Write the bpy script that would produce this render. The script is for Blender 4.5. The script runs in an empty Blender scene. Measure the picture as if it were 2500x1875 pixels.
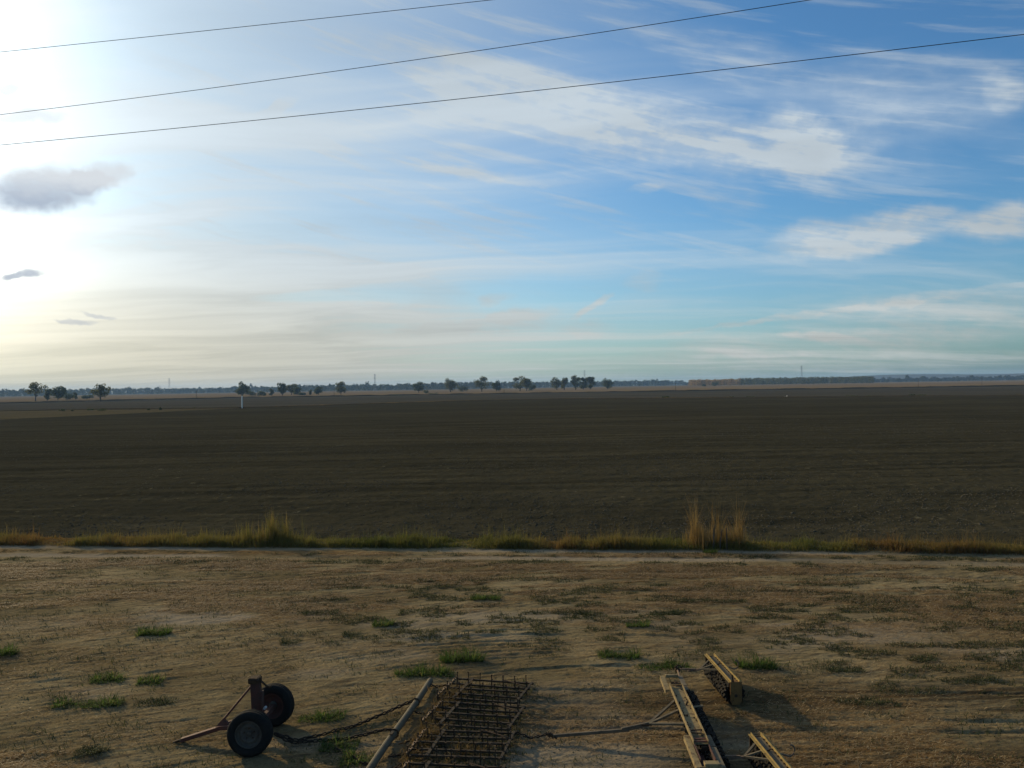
import bpy, math, random
import numpy as np
from mathutils import Vector, Matrix

# ------------------------------------------------------------------ camera, sky, sun, exposure
scene = bpy.context.scene
R = math.radians
EYE = 5.5
cam_data = bpy.data.cameras.new('camera')
cam_data.sensor_fit = 'HORIZONTAL'
cam_data.sensor_width = 36.0
cam_data.lens = 36.0 * 1950 / 2500
cam_data.clip_start = 0.1
cam_data.clip_end = 60000
cam = bpy.data.objects.new('camera', cam_data)
scene.collection.objects.link(cam)
cam.location = (0, 0, EYE)
cam.rotation_euler = (R(90) + math.atan(5.5 / 1950), R(0.92), 0)
scene.camera = cam

SUN_AZ, SUN_EL = -44.0, 17.5            # degrees, azimuth from +Y towards +X
SUN_DIR = Vector((math.sin(R(SUN_AZ)) * math.cos(R(SUN_EL)), math.cos(R(SUN_AZ)) * math.cos(R(SUN_EL)), math.sin(R(SUN_EL))))
sun_data = bpy.data.lights.new('sun', 'SUN')
sun_data.energy = 4.4
sun_data.angle = R(1.2)
sun_data.color = (1.0, 0.78, 0.45)
sun = bpy.data.objects.new('sun', sun_data)
scene.collection.objects.link(sun)
sun.rotation_euler = SUN_DIR.to_track_quat('Z', 'Y').to_euler()
sun.location = SUN_DIR * 100

scene.view_settings.view_transform = 'Standard'
scene.view_settings.look = 'None'
scene.view_settings.exposure = 0.0
scene.view_settings.gamma = 1.0
scene.view_settings.use_curve_mapping = False
scene.render.engine = 'CYCLES'
scene.cycles.use_denoising = True
scene.cycles.denoiser = 'OPENIMAGEDENOISE'
scene.cycles.denoising_input_passes = 'RGB_ALBEDO_NORMAL'
scene.cycles.denoising_prefilter = 'ACCURATE'
scene.cycles.max_bounces = 4
scene.cycles.diffuse_bounces = 2
scene.cycles.glossy_bounces = 2
scene.cycles.volume_bounces = 1
scene.cycles.transparent_max_bounces = 8

world = bpy.data.worlds.new('World')
scene.world = world
world.use_nodes = True
world.cycles.sampling_method = 'MANUAL'
world.cycles.sample_map_resolution = 256


class NG:
    """small helper that adds and links shader nodes"""
    def __init__(self, tree):
        self.t = tree
        tree.nodes.clear()

    def n(self, kind, ins=None, **props):
        nd = self.t.nodes.new(kind)
        for k, v in props.items():
            setattr(nd, k, v)
        for k, v in (ins or {}).items():
            if isinstance(v, bpy.types.NodeSocket):
                self.t.links.new(v, nd.inputs[k])
            else:
                nd.inputs[k].default_value = v
        return nd

    def m(self, op, a, b=None, c=None, clamp=False):
        ins = {0: a}
        if b is not None:
            ins[1] = b
        if c is not None:
            ins[2] = c
        nd = self.n('ShaderNodeMath', ins, operation=op)
        nd.use_clamp = clamp
        return nd.outputs[0]

    def vm(self, op, a, b=None, out=0):
        ins = {0: a}
        if b is not None:
            ins[1] = b
        return self.n('ShaderNodeVectorMath', ins, operation=op).outputs[out]

    def scale(self, a, s):
        return self.n('ShaderNodeVectorMath', {0: a, 'Scale': s}, operation='SCALE').outputs[0]

    def noise(self, vec, scale, detail=4, rough=0.5, out='Fac', dims='3D'):
        return self.n('ShaderNodeTexNoise', {'Vector': vec, 'Scale': scale, 'Detail': detail, 'Roughness': rough}, noise_dimensions=dims).outputs[out]

    def mix(self, fac, a, b, blend='MIX'):
        nd = self.n('ShaderNodeMix', data_type='RGBA', blend_type=blend)
        for k, v in ((0, fac), (6, a), (7, b)):
            if isinstance(v, bpy.types.NodeSocket):
                self.t.links.new(v, nd.inputs[k])
            else:
                nd.inputs[k].default_value = v if k == 0 else (*v[:3], 1)
        return nd.outputs[2]

    def ramp(self, val, a, b, lo=0.0, hi=1.0, smooth=True):
        return self.n('ShaderNodeMapRange', {0: val, 1: a, 2: b, 3: lo, 4: hi}, interpolation_type='SMOOTHSTEP' if smooth else 'LINEAR').outputs[0]

    def link(self, a, b):
        self.t.links.new(a, b)


def build_world():
    g = NG(world.node_tree)
    out = g.n('ShaderNodeOutputWorld')
    tc = g.n('ShaderNodeTexCoord')
    d = g.vm('NORMALIZE', tc.outputs['Generated'])
    sp = g.n('ShaderNodeSeparateXYZ', {0: d})
    az = g.m('MULTIPLY', g.m('ARCTAN2', sp.outputs[0], sp.outputs[1]), 57.29578)
    el = g.m('MULTIPLY', g.m('ARCSINE', sp.outputs[2]), 57.29578)
    sky = g.n('ShaderNodeTexSky', sky_type='NISHITA')
    sky.sun_disc = False
    sky.sun_elevation = R(SUN_EL)
    sky.sun_rotation = R(SUN_AZ)
    sky.altitude = 20
    sky.air_density = 1.0
    sky.dust_density = 1.2
    sky.ozone_density = 1.6
    # clear air: the sky model itself, at the strength of this exposure
    base = g.scale(sky.outputs[0], SKY_STRENGTH)
    base = g.vm('MULTIPLY', base, SKY_TINT)
    # angle from the sun
    ca = g.vm('DOT_PRODUCT', d, tuple(SUN_DIR), out=1)
    th = g.m('MULTIPLY', g.m('ARCCOSINE', g.m('MINIMUM', ca, 0.99999)), 57.29578)
    # cloud coordinates: azimuth and elevation in degrees, pushed about by noise
    ae = g.n('ShaderNodeCombineXYZ', {0: az, 1: el, 2: 1.0}).outputs[0]
    st = g.vm('MULTIPLY', ae, (0.45, 1.0, 1.0))
    w1 = g.vm('SUBTRACT', g.noise(st, 0.22, 2, 0.55, 'Color', '2D'), (0.5, 0.5, 0.5))
    w2 = g.vm('SUBTRACT', g.noise(ae, 0.75, 2, 0.6, 'Color', '2D'), (0.5, 0.5, 0.5))
    pos = g.vm('ADD', ae, g.vm('MULTIPLY', w1, (3.6, 1.2, 0.0)))
    pos = g.vm('ADD', pos, g.vm('MULTIPLY', w2, (0.9, 0.5, 0.0)))
    posd = g.vm('ADD', ae, g.vm('MULTIPLY', w2, (1.5, 0.6, 0.0)))

    def blobs(table, p, gain=1.0, outer=2.1, inner=0.0):
        acc = None
        for (cx, cy, hl, hw, rot, s) in table:
            c, sn = math.cos(R(rot)), math.sin(R(rot))
            u = g.vm('DOT_PRODUCT', p, (c / hl, sn / hl, -(c * cx + sn * cy) / hl), out=1)
            v = g.vm('DOT_PRODUCT', p, (-sn / hw, c / hw, (sn * cx - c * cy) / hw), out=1)
            v = g.ramp(g.m('MULTIPLY_ADD', v, v, g.m('MULTIPLY', u, u)), outer, inner, 0.0, s * gain)
            acc = v if acc is None else g.m('ADD', acc, v)
        return acc
    # streaked detail inside the clouds
    rotd = g.n('ShaderNodeMapping', {0: ae, 'Rotation': (0, 0, R(14))}).outputs[0]
    fine = g.noise(g.vm('MULTIPLY', rotd, (0.10, 1.15, 1.0)), 0.8, 5, 0.60, dims='2D')
    puff = g.noise(g.vm('MULTIPLY', ae, (0.7, 1.2, 1.0)), 0.9, 4, 0.6, dims='2D')
    tex = g.ramp(g.m('ADD', g.m('MULTIPLY', fine, 0.68), g.m('MULTIPLY', puff, 0.32)), 0.34, 0.66, 0.40, 1.10)
    wisps = g.m('MULTIPLY', g.ramp(fine, 0.48, 0.78, 0.0, 0.36), g.m('MULTIPLY', g.ramp(el, 5.0, 11.0), g.ramp(az, -30.0, -12.0)))
    placed = g.m('ADD', g.m('MULTIPLY', blobs(CLOUDS, pos, 1.2), tex), wisps)
    # thin cirrus veil over the whole sky, laid out on a flat layer overhead so that it closes up towards the horizon
    zz = g.m('ADD', g.m('MAXIMUM', sp.outputs[2], 0.0), 0.06)
    plane = g.n('ShaderNodeCombineXYZ', {0: g.m('DIVIDE', sp.outputs[0], zz), 1: g.m('DIVIDE', sp.outputs[1], zz), 2: 0.0}).outputs[0]
    pr = g.n('ShaderNodeMapping', {0: plane, 'Rotation': (0, 0, R(38)), 'Scale': (0.16, 0.75, 1)}).outputs[0]
    pr = g.vm('ADD', pr, g.scale(g.vm('SUBTRACT', g.noise(plane, 0.35, 2, 0.5, 'Color', '2D'), (0.5, 0.5, 0.5)), 0.9))
    vn = g.noise(pr, 1.1, 5, 0.62, dims='2D')
    veil = g.ramp(vn, 0.40, 0.75, 0.0, 0.46)
    side = g.ramp(az, 30.0, -22.0, 0.62, 1.25)
    veil = g.m('MULTIPLY', veil, side)
    low = g.ramp(el, 15.0, 1.0, 0.0, 0.34)                         # veil thickens low in the sky
    low = g.m('MULTIPLY', low, g.ramp(az, 32.0, -12.0, 0.25, 1.25))
    gaps = g.ramp(blobs(GAPS, pos), 0.0, 1.0, 1.0, 0.0)
    dens = g.m('ADD', placed, g.m('MULTIPLY', g.m('ADD', veil, low), gaps))
    dens = g.m('ADD', dens, g.ramp(th, 60.0, 20.0, 0.0, 0.72))       # thin cirrus shows whitest towards the sun
    dens = g.m('MINIMUM', dens, 0.94)
    # cloud brightness: forward scattering towards the sun, warmer near the horizon
    glow = g.m('MULTIPLY', g.m('EXPONENT', g.m('MULTIPLY', th, -1.0 / 6.2)), GLOW)
    hz = g.ramp(el, 12.0, 0.5, 0.0, 1.0)
    ccol = g.mix(hz, (0.53, 0.60, 0.65), g.mix(g.ramp(az, 4.0, -28.0), (0.50, 0.515, 0.485), (0.56, 0.50, 0.40)))
    ccol = g.scale(ccol, g.ramp(vn, 0.30, 0.70, 0.86, 1.16))
    ccol = g.vm('ADD', ccol, g.vm('MULTIPLY', g.n('ShaderNodeCombineXYZ', {0: glow, 1: glow, 2: glow}).outputs[0], (0.55, 0.53, 0.48)))
    col = g.mix(dens, base, ccol)
    gcol = g.mix(hz, (0.95, 1.0, 1.02), (1.0, 0.84, 0.50))
    col = g.vm('ADD', col, g.scale(gcol, g.m('MULTIPLY', glow, g.ramp(el, 0.3, 6.5, 0.22, 1.0))))
    # warm haze low down below the sun
    da = g.m('ABSOLUTE', g.m('SUBTRACT', az, SUN_AZ))
    low_glow = g.m('MULTIPLY', g.m('EXPONENT', g.m('MULTIPLY', da, -1.0 / 7.5)), g.m('MULTIPLY', g.ramp(el, 15.0, 5.0, 0.0, 1.9), g.ramp(el, 0.0, 6.0, 0.12, 1.0)))
    col = g.vm('ADD', col, g.scale(g.mix(g.ramp(el, 3.0, 9.0), (1.0, 0.83, 0.58), (1.0, 0.93, 0.74)), low_glow))
    # small thick clouds seen against the light
    dk = g.m('MINIMUM', g.m('MULTIPLY', blobs(DARK_CLOUDS, posd, 1.5, 1.7, 0.15), g.ramp(puff, 0.30, 0.65, 0.88, 1.06)), 0.88)
    col = g.mix(dk, col, g.mix(g.ramp(g.m('ADD', el, g.m('MULTIPLY', puff, 1.2)), 14.2, 12.0), (0.68, 0.71, 0.75), (0.34, 0.40, 0.52)))
    bg = g.n('ShaderNodeBackground', {0: col, 1: 1.0})
    g.link(bg.outputs[0], out.inputs[0])


SKY_STRENGTH = 0.12
SKY_TINT = (0.46, 0.83, 1.13)
GLOW = 3.0
# azimuth, elevation, half length, half width, slope, density
CLOUDS = [
    (8.17, 18.25, 15.66, 1.6, -15.19, 0.55), (8.04, 16.82, 13.01, 1.06, -12.31, 0.4), (20.23, 16.02, 2.94, 1.4, -29.27, 0.9),
    (23.52, 15.56, 2.27, 1.12, -12.04, 0.4), (23.09, 9.47, 3.98, 1.2, 0.73, 0.85), (26.79, 9.92, 2.35, 1.0, -5.89, 0.68),
    (31.7, 9.56, 2.34, 1.0, 0.58, 0.9), (27.56, 17.67, 5.14, 2.1, -16.02, 0.22), (31.76, 16.85, 1.44, 0.8, -49.31, 0.3),
    (16.99, 20.83, 9.99, 1.33, -22.02, 0.16), (28.16, 3.85, 7.57, 1.28, -0.22, 0.45), (28.09, 5.1, 2.53, 0.31, 5.88, 0.3),
    (21.1, 2.44, 9.47, 0.71, -0.3, 0.4), (20.53, 3.0, 2.58, 0.25, 0.34, 0.3), (-1.15, 14.83, 4.78, 0.36, -5.18, 0.28),
    (5.3, 5.63, 1.37, 0.29, 30.57, 0.4), (-1.08, 6.21, 0.89, 0.35, 5.79, 0.25), (-2.56, 4.22, 4.69, 0.5, 2.83, 0.3),
    (0.81, 5.13, 1.92, 0.41, 5.55, 0.3), (5.33, 4.16, 2.04, 0.52, 0.74, 0.25), (9.43, 7.43, 1.45, 0.8, 9.17, 0.22),
    (20.72, 13.0, 1.68, 0.68, -23.74, 0.3), (9.54, 13.63, 1.43, 0.27, 0.75, 0.3), (15.13, 12.96, 2.13, 1.34, -26.56, 0.15),
    (-16.95, 18.84, 1.39, 0.35, 28.51, 0.3), (20.01, 1.39, 12.68, 0.68, -1.48, 0.3), (32.62, 5.45, 1.36, 0.24, -0.41, 0.25),
    (21.14, 4.28, 8.39, 0.2, 4.26, 0.4)]
DARK_CLOUDS = [
    (-30.4, 12.5, 3.3, 1.35, 10.0, 0.62), (-27.1, 13.5, 1.8, 0.8, 20.0, 0.5), (-31.25, 16.54, 2.08, 0.42, 11.59, 0.35),
    (-31.51, 7.24, 1.1, 0.25, 13.63, 0.5), (-28.58, 4.48, 1.03, 0.18, -7.24, 0.3), (-27.37, 4.86, 1.0, 0.16, -9.77, 0.25),
    (-32.23, 18.02, 0.86, 0.41, 11.77, 0.35)]
GAPS = [(-12.11, 6.3, 5.2, 0.8, 2.06, 0.45), (2.0, 6.5, 6.0, 1.3, 0.0, 0.6)]
build_world()

# ------------------------------------------------------------------ helpers
COL = scene.collection
rng = np.random.default_rng(7)


def tag(o, label=None, cat=None, group=None, kind=None):
    if label: o['label'] = label
    if cat: o['category'] = cat
    if group: o['group'] = group
    if kind: o['kind'] = kind
    return o


def link(name, me, mat=None, parent=None):
    if mat is not None and not me.materials:
        me.materials.append(mat)
    o = bpy.data.objects.new(name, me)
    COL.objects.link(o)
    if parent is not None:
        o.parent = parent
    return o


def empty(name, loc, rz=0.0):
    o = bpy.data.objects.new(name, None)
    COL.objects.link(o)
    o.location = loc
    o.rotation_euler = (0, 0, rz)
    o.empty_display_size = 0.2
    return o


def array_mesh(name, co, quads=None, tris=None, attrs=None, smooth=False):
    """mesh straight from numpy arrays"""
    me = bpy.data.meshes.new(name)
    co = np.ascontiguousarray(co, dtype=np.float32).reshape(-1, 3)
    me.vertices.add(len(co))
    me.vertices.foreach_set('co', co.ravel())
    q = np.zeros((0, 4), np.int32) if quads is None else np.asarray(quads, np.int32)
    t = np.zeros((0, 3), np.int32) if tris is None else np.asarray(tris, np.int32)
    loops = np.concatenate([q.ravel(), t.ravel()])
    me.loops.add(len(loops))
    me.loops.foreach_set('vertex_index', loops)
    starts = np.concatenate([np.arange(len(q)) * 4, len(q) * 4 + np.arange(len(t)) * 3]).astype(np.int32)
    me.polygons.add(len(q) + len(t))
    me.polygons.foreach_set('loop_start', starts)
    me.update(calc_edges=True)
    if smooth:
        me.polygons.foreach_set('use_smooth', np.ones(len(me.polygons), dtype=bool))
    for k, v in (attrs or {}).items():
        a = me.attributes.new(k, 'FLOAT', 'POINT')
        a.data.foreach_set('value', np.ascontiguousarray(v, dtype=np.float32).ravel())
    return me


def grid_quads(nr, nc):
    i = np.arange(nr * nc).reshape(nr, nc)
    return np.stack([i[:-1, :-1], i[:-1, 1:], i[1:, 1:], i[1:, :-1]], -1).reshape(-1, 4)


def _hash(ix, iy, seed):
    h = (ix.astype(np.int64) * 374761393 + iy.astype(np.int64) * 668265263 + seed * 1442695041) & 0xffffffff
    h = ((h ^ (h >> 13)) * 1274126177) & 0xffffffff
    h = h ^ (h >> 16)
    return (h & 0xffff) / 65535.0


def vnoise(x, y, seed=0):
    ix, iy = np.floor(x), np.floor(y)
    fx, fy = x - ix, y - iy
    fx = fx * fx * fx * (fx * (fx * 6 - 15) + 10)
    fy = fy * fy * fy * (fy * (fy * 6 - 15) + 10)
    a, b = _hash(ix, iy, seed), _hash(ix + 1, iy, seed)
    c, d = _hash(ix, iy + 1, seed), _hash(ix + 1, iy + 1, seed)
    return (a * (1 - fx) + b * fx) * (1 - fy) + (c * (1 - fx) + d * fx) * fy


def fbm(x, y, octv=4, seed=0, gain=0.5):
    s, amp, tot = 0.0, 1.0, 0.0
    for o in range(octv):
        ca, sa = math.cos(o * 0.7), math.sin(o * 0.7)
        s = s + amp * vnoise((x * ca - y * sa) * 2 ** o, (x * sa + y * ca) * 2 ** o, seed + o * 17)
        tot += amp
        amp *= gain
    return s / tot


def sfbm(x, y, octv=4, seed=0, gain=0.5):
    """as fbm, without turning the octaves: keeps a stretch along x"""
    s, amp, tot = 0.0, 1.0, 0.0
    for o in range(octv):
        s = s + amp * vnoise(x * 2 ** o + o * 3.7, y * 2 ** o + o * 9.1, seed + o * 17)
        tot += amp
        amp *= gain
    return s / tot


def smooth01(v, a, b):
    t = np.clip((v - a) / (b - a), 0, 1)
    return t * t * (3 - 2 * t)


class MB:
    """collects simple shapes into one mesh"""
    def __init__(self):
        self.v, self.f = [], []

    def add(self, vs, fs):
        o = len(self.v)
        self.v += [tuple(p) for p in vs]
        self.f += [tuple(o + i for i in f) for f in fs]
        return self

    def box(self, c, s, M=None, bev=0.0):
        x, y, z = s[0] / 2, s[1] / 2, s[2] / 2
        if bev <= 0:
            vs = [(-x, -y, -z), (x, -y, -z), (x, y, -z), (-x, y, -z), (-x, -y, z), (x, -y, z), (x, y, z), (-x, y, z)]
            fs = [(0, 3, 2, 1), (4, 5, 6, 7), (0, 1, 5, 4), (1, 2, 6, 5), (2, 3, 7, 6), (3, 0, 4, 7)]
        else:
            b = bev
            vs = []
            for (zz, k) in ((-z, b), (-z + b, 0), (z - b, 0), (z, b)):
                vs += [(-x + k, -y + k, zz), (x - k, -y + k, zz), (x - k, y - k, zz), (-x + k, y - k, zz)]
            fs = [(3, 2, 1, 0), (12, 13, 14, 15)]
            for r in range(3):
                for i in range(4):
                    j = (i + 1) % 4
                    fs.append((r * 4 + i, r * 4 + j, r * 4 + 4 + j, r * 4 + 4 + i))
        M = M or Matrix.Identity(3)
        c = Vector(c)
        return self.add([c + M @ Vector(p) for p in vs], fs)

    @staticmethod
    def frame(d, up=(0, 0, 1)):
        d = Vector(d).normalized()
        up = Vector(up)
        if abs(d.dot(up)) > 0.97:
            up = Vector((1, 0, 0))
        s = d.cross(up).normalized()
        u = s.cross(d)
        return Matrix((s, d, u)).transposed()      # local x side, y along, z up

    def bar(self, p, q, w, h, up=(0, 0, 1), bev=0.0):
        p, q = Vector(p), Vector(q)
        return self.box((p + q) / 2, (w, (q - p).length, h), self.frame(q - p, up), bev)

    def tube(self, pts, r, n=8, cap=True):
        pts = [Vector(p) for p in pts]
        rs = r if isinstance(r, (list, tuple)) else [r] * len(pts)
        vs, fs = [], []
        for i, p in enumerate(pts):
            d = (pts[min(i + 1, len(pts) - 1)] - pts[max(i - 1, 0)])
            M = self.frame(d)
            for k in range(n):
                a = 2 * math.pi * k / n
                vs.append(p + M @ Vector((math.cos(a) * rs[i], 0, math.sin(a) * rs[i])))
        for i in range(len(pts) - 1):
            for k in range(n):
                j = (k + 1) % n
                fs.append((i * n + k, i * n + j, i * n + n + j, i * n + n + k))
        if cap:
            fs.append(tuple(range(n)))
            fs.append(tuple((len(pts) - 1) * n + k for k in reversed(range(n))))
        return self.add(vs, fs)

    def lathe(self, prof, n=32, axis='Y', c=(0, 0, 0)):
        """prof: (radius, along) pairs turned round the axis"""
        vs, fs = [], []
        c = Vector(c)
        for (r, t) in prof:
            for k in range(n):
                a = 2 * math.pi * k / n
                vs.append(c + Vector((r * math.cos(a), t, r * math.sin(a))))
        for i in range(len(prof) - 1):
            for k in range(n):
                j = (k + 1) % n
                fs.append((i * n + k, i * n + j, i * n + n + j, i * n + n + k))
        return self.add(vs, fs)

    def mesh(self, name, smooth=False):
        me = bpy.data.meshes.new(name)
        me.from_pydata(self.v, [], self.f)
        me.update()
        if smooth:
            for p in me.polygons:
                p.use_smooth = True
        return me

    def obj(self, name, mat, parent=None, smooth=False):
        return link(name, self.mesh(name, smooth), mat, parent)


# ------------------------------------------------------------------ materials
def pbsdf(g, col, rough=0.9, bump=None, bs=0.3, bd=0.02, metal=0.0, spec=0.3):
    b = g.n('ShaderNodeBsdfPrincipled', {'Base Color': col if isinstance(col, bpy.types.NodeSocket) else (*col, 1), 'Roughness': rough, 'Metallic': metal, 'Specular IOR Level': spec})
    if bump is not None:
        bn = g.n('ShaderNodeBump', {'Height': bump, 'Strength': bs, 'Distance': bd})
        g.link(bn.outputs[0], b.inputs['Normal'])
    o = g.n('ShaderNodeOutputMaterial')
    g.link(b.outputs[0], o.inputs[0])
    return b


def new_mat(name):
    m = bpy.data.materials.new(name)
    m.use_nodes = True
    return m, NG(m.node_tree)


def worn(name, c1, c2, c3, scale=6.0, rough=0.8, wear=(0.52, 0.66), metal=0.0, bd=0.004, spec=0.3):
    """paint or metal in two tones with worn or rusty patches"""
    m, g = new_mat(name)
    p = g.n('ShaderNodeTexCoord').outputs['Object']
    col = g.mix(g.ramp(g.noise(p, scale * 0.7, 4, 0.6), 0.35, 0.65), c1, c2)
    n2 = g.noise(p, scale * 2.3, 6, 0.68)
    col = g.mix(g.ramp(n2, wear[0], wear[1]), col, c3)
    pbsdf(g, col, rough, g.noise(p, scale * 9, 4, 0.6), 0.5, bd, metal, spec)
    return m


def leafy(name, ca, cb, cc, attr='rnd', trans=0.45, rough=0.75):
    """thin leaves and blades: per-blade tone, light shining through"""
    m, g = new_mat(name)
    a = g.n('ShaderNodeAttribute', attribute_name=attr).outputs['Fac']
    col = g.mix(g.ramp(a, 0.0, 0.5, smooth=False), ca, cb)
    col = g.mix(g.ramp(a, 0.5, 1.0, smooth=False), col, cc)
    b = g.n('ShaderNodeBsdfPrincipled', {'Base Color': col, 'Roughness': rough, 'Specular IOR Level': 0.15})
    t = g.n('ShaderNodeBsdfTranslucent', {0: col})
    mx = g.n('ShaderNodeMixShader', {0: trans, 1: b.outputs[0], 2: t.outputs[0]})
    o = g.n('ShaderNodeOutputMaterial')
    g.link(mx.outputs[0], o.inputs[0])
    return m


def yard_material():
    m, g = new_mat('yard_soil')
    p = g.n('ShaderNodeNewGeometry').outputs['Position']
    big = g.noise(p, 0.35, 4, 0.55)
    warp = g.vm('ADD', p, g.scale(g.vm('SUBTRACT', g.noise(p, 0.5, 2, 0.5, 'Color'), (0.5, 0.5, 0.5)), 0.7))
    st = g.vm('MULTIPLY', g.n('ShaderNodeMapping', {0: warp, 'Rotation': (0, 0, R(-14))}).outputs[0], (0.7, 4.2, 1.0))
    streak = g.noise(st, 1.5, 7, 0.68)
    fine = g.noise(p, 13.0, 6, 0.70)
    crumb = g.noise(g.vm('MULTIPLY', p, (1.0, 1.8, 1.0)), 30.0, 4, 0.7)
    col = g.mix(g.ramp(big, 0.32, 0.68), (0.152, 0.116, 0.056), (0.296, 0.232, 0.122))
    col = g.mix(g.ramp(streak, 0.48, 0.66, 0.0, 0.80), col, (0.080, 0.060, 0.036))
    col = g.mix(g.ramp(fine, 0.42, 0.72, 0.0, 0.55), col, (0.095, 0.070, 0.041))
    col = g.mix(g.ramp(crumb, 0.55, 0.78, 0.0, 0.55), col, (0.290, 0.225, 0.140))
    wk = g.n('ShaderNodeAttribute', attribute_name='worked_shade').outputs['Fac']
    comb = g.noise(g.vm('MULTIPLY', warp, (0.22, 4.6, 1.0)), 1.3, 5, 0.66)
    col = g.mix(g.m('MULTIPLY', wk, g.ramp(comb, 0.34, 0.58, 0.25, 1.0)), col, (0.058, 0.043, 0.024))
    litter = g.noise(g.vm('MULTIPLY', p, (1.0, 2.6, 1.0)), 4.2, 6, 0.74)
    col = g.mix(g.ramp(litter, 0.575, 0.65, 0.0, 0.85), col, (0.050, 0.040, 0.022))
    tr = g.n('ShaderNodeAttribute', attribute_name='track').outputs['Fac']
    col = g.mix(g.m('MULTIPLY', tr, g.ramp(fine, 0.35, 0.65, 1.0, 0.75)), col, (0.285, 0.232, 0.155))
    sw = g.n('ShaderNodeAttribute', attribute_name='straw').outputs['Fac']
    scol = g.mix(g.ramp(g.noise(p, 4.0, 6, 0.7), 0.38, 0.64), (0.118, 0.058, 0.020), (0.290, 0.172, 0.062))
    col = g.mix(g.m('MULTIPLY', sw, g.ramp(g.noise(g.vm('MULTIPLY', p, (1.0, 3.0, 1.0)), 3.6, 7, 0.75), 0.38, 0.58, 0.15, 1.0)), col, scol)
    wd = g.n('ShaderNodeAttribute', attribute_name='weed').outputs['Fac']
    wcol = g.mix(g.ramp(fine, 0.4, 0.6), (0.034, 0.034, 0.016), (0.064, 0.052, 0.027))
    col = g.mix(g.m('MULTIPLY', wd, g.ramp(g.noise(p, 7.0, 6, 0.72), 0.40, 0.58, 0.0, 0.95)), col, wcol)
    h = g.m('ADD', g.m('MULTIPLY', fine, 0.7), g.m('ADD', g.m('MULTIPLY', crumb, 0.35), g.m('MULTIPLY', streak, 0.9)))
    pbsdf(g, col, 0.97, h, 1.0, 0.045, spec=0.0)
    return m


def field_material(name, c1, c2, c3, s=1.0, bd=0.06, rough=0.95, spec=2.4):
    m, g = new_mat(name)
    p = g.n('ShaderNodeNewGeometry').outputs['Position']
    big = g.noise(g.vm('MULTIPLY', p, (0.5, 1.0, 1.0)), 0.022 * s, 4, 0.55)
    st = g.noise(g.n('ShaderNodeMapping', {0: p, 'Rotation': (0, 0, R(-8)), 'Scale': (0.05, 0.5, 1)}).outputs[0], 0.9 * s, 6, 0.66)
    wide = g.noise(g.n('ShaderNodeMapping', {0: p, 'Rotation': (0, 0, R(-11)), 'Scale': (0.006, 0.075, 1)}).outputs[0], 1.0 * s, 4, 0.6)
    clod = g.noise(p, 3.2 * s, 6, 0.72)
    speck = g.noise(g.vm('MULTIPLY', p, (1.0, 0.45, 1.0)), 2.1 * s, 5, 0.8)
    patch = g.ramp(g.noise(p, 0.07 * s, 4, 0.6), 0.42, 0.62)
    col = g.mix(g.ramp(big, 0.35, 0.65), c1, c2)
    col = g.mix(g.ramp(wide, 0.40, 0.62, 0.0, 0.75), col, tuple(v * 1.05 for v in c3))
    col = g.mix(g.ramp(st, 0.46, 0.64, 0.0, 0.9), col, tuple(v * 0.85 for v in c3))
    col = g.mix(g.ramp(st, 0.44, 0.30, 0.0, 0.7), col, tuple(v * 1.35 for v in c2))
    col = g.mix(g.ramp(clod, 0.50, 0.72, 0.0, 0.9), col, tuple(v * 0.5 for v in c3))
    col = g.mix(g.m('MULTIPLY', g.ramp(speck, 0.58, 0.70, 0.0, 0.9), g.m('ADD', g.m('MULTIPLY', patch, 0.75), 0.25)), col, tuple(v * spec for v in c2))
    pbsdf(g, col, rough, g.m('ADD', clod, g.m('MULTIPLY', speck, 0.5)), 0.9, bd, spec=0.0)
    return m


MAT = {}
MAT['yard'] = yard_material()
MAT['field'] = field_material('ploughed_soil', (0.045, 0.0405, 0.0245), (0.058, 0.051, 0.030), (0.034, 0.031, 0.019))
MAT['field_far'] = field_material('far_soil', (0.064, 0.058, 0.042), (0.080, 0.071, 0.050), (0.052, 0.047, 0.034), 0.3, 0.1)
MAT['field_olive'] = field_material('stubble', (0.092, 0.076, 0.040), (0.112, 0.090, 0.046), (0.070, 0.058, 0.032), 0.5, 0.1)
MAT['field_tan'] = field_material('dry_grass', (0.180, 0.126, 0.066), (0.215, 0.154, 0.082), (0.135, 0.098, 0.054), 0.12, 0.2)
MAT['ground'] = field_material('plain', (0.110, 0.088, 0.052), (0.085, 0.080, 0.048), (0.070, 0.062, 0.040), 0.05, 0.2)
MAT['verge_soil'] = field_material('verge_soil', (0.060, 0.045, 0.026), (0.075, 0.055, 0.030), (0.045, 0.036, 0.020), 8.0, 0.05)
MAT['grass_green'] = leafy('green_grass', (0.034, 0.070, 0.012), (0.066, 0.118, 0.022), (0.165, 0.150, 0.052), trans=0.6)
MAT['grass_verge'] = leafy('verge_grass', (0.070, 0.088, 0.018), (0.165, 0.138, 0.036), (0.165, 0.090, 0.030))
MAT['grass_dry'] = leafy('dry_grass_blades', (0.150, 0.085, 0.022), (0.230, 0.150, 0.048), (0.300, 0.215, 0.090))
MAT['straw'] = leafy('straw_litter', (0.130, 0.074, 0.030), (0.240, 0.165, 0.072), (0.560, 0.440, 0.250), trans=0.2)
MAT['weeds'] = leafy('low_weeds', (0.032, 0.042, 0.014), (0.052, 0.066, 0.020), (0.110, 0.086, 0.036), trans=0.35)
MAT['leaf_dark'] = leafy('dark_foliage', (0.038, 0.054, 0.018), (0.058, 0.076, 0.026), (0.082, 0.096, 0.034))
MAT['leaf_olive'] = leafy('olive_foliage', (0.062, 0.072, 0.026), (0.092, 0.098, 0.036), (0.120, 0.116, 0.044))
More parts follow.
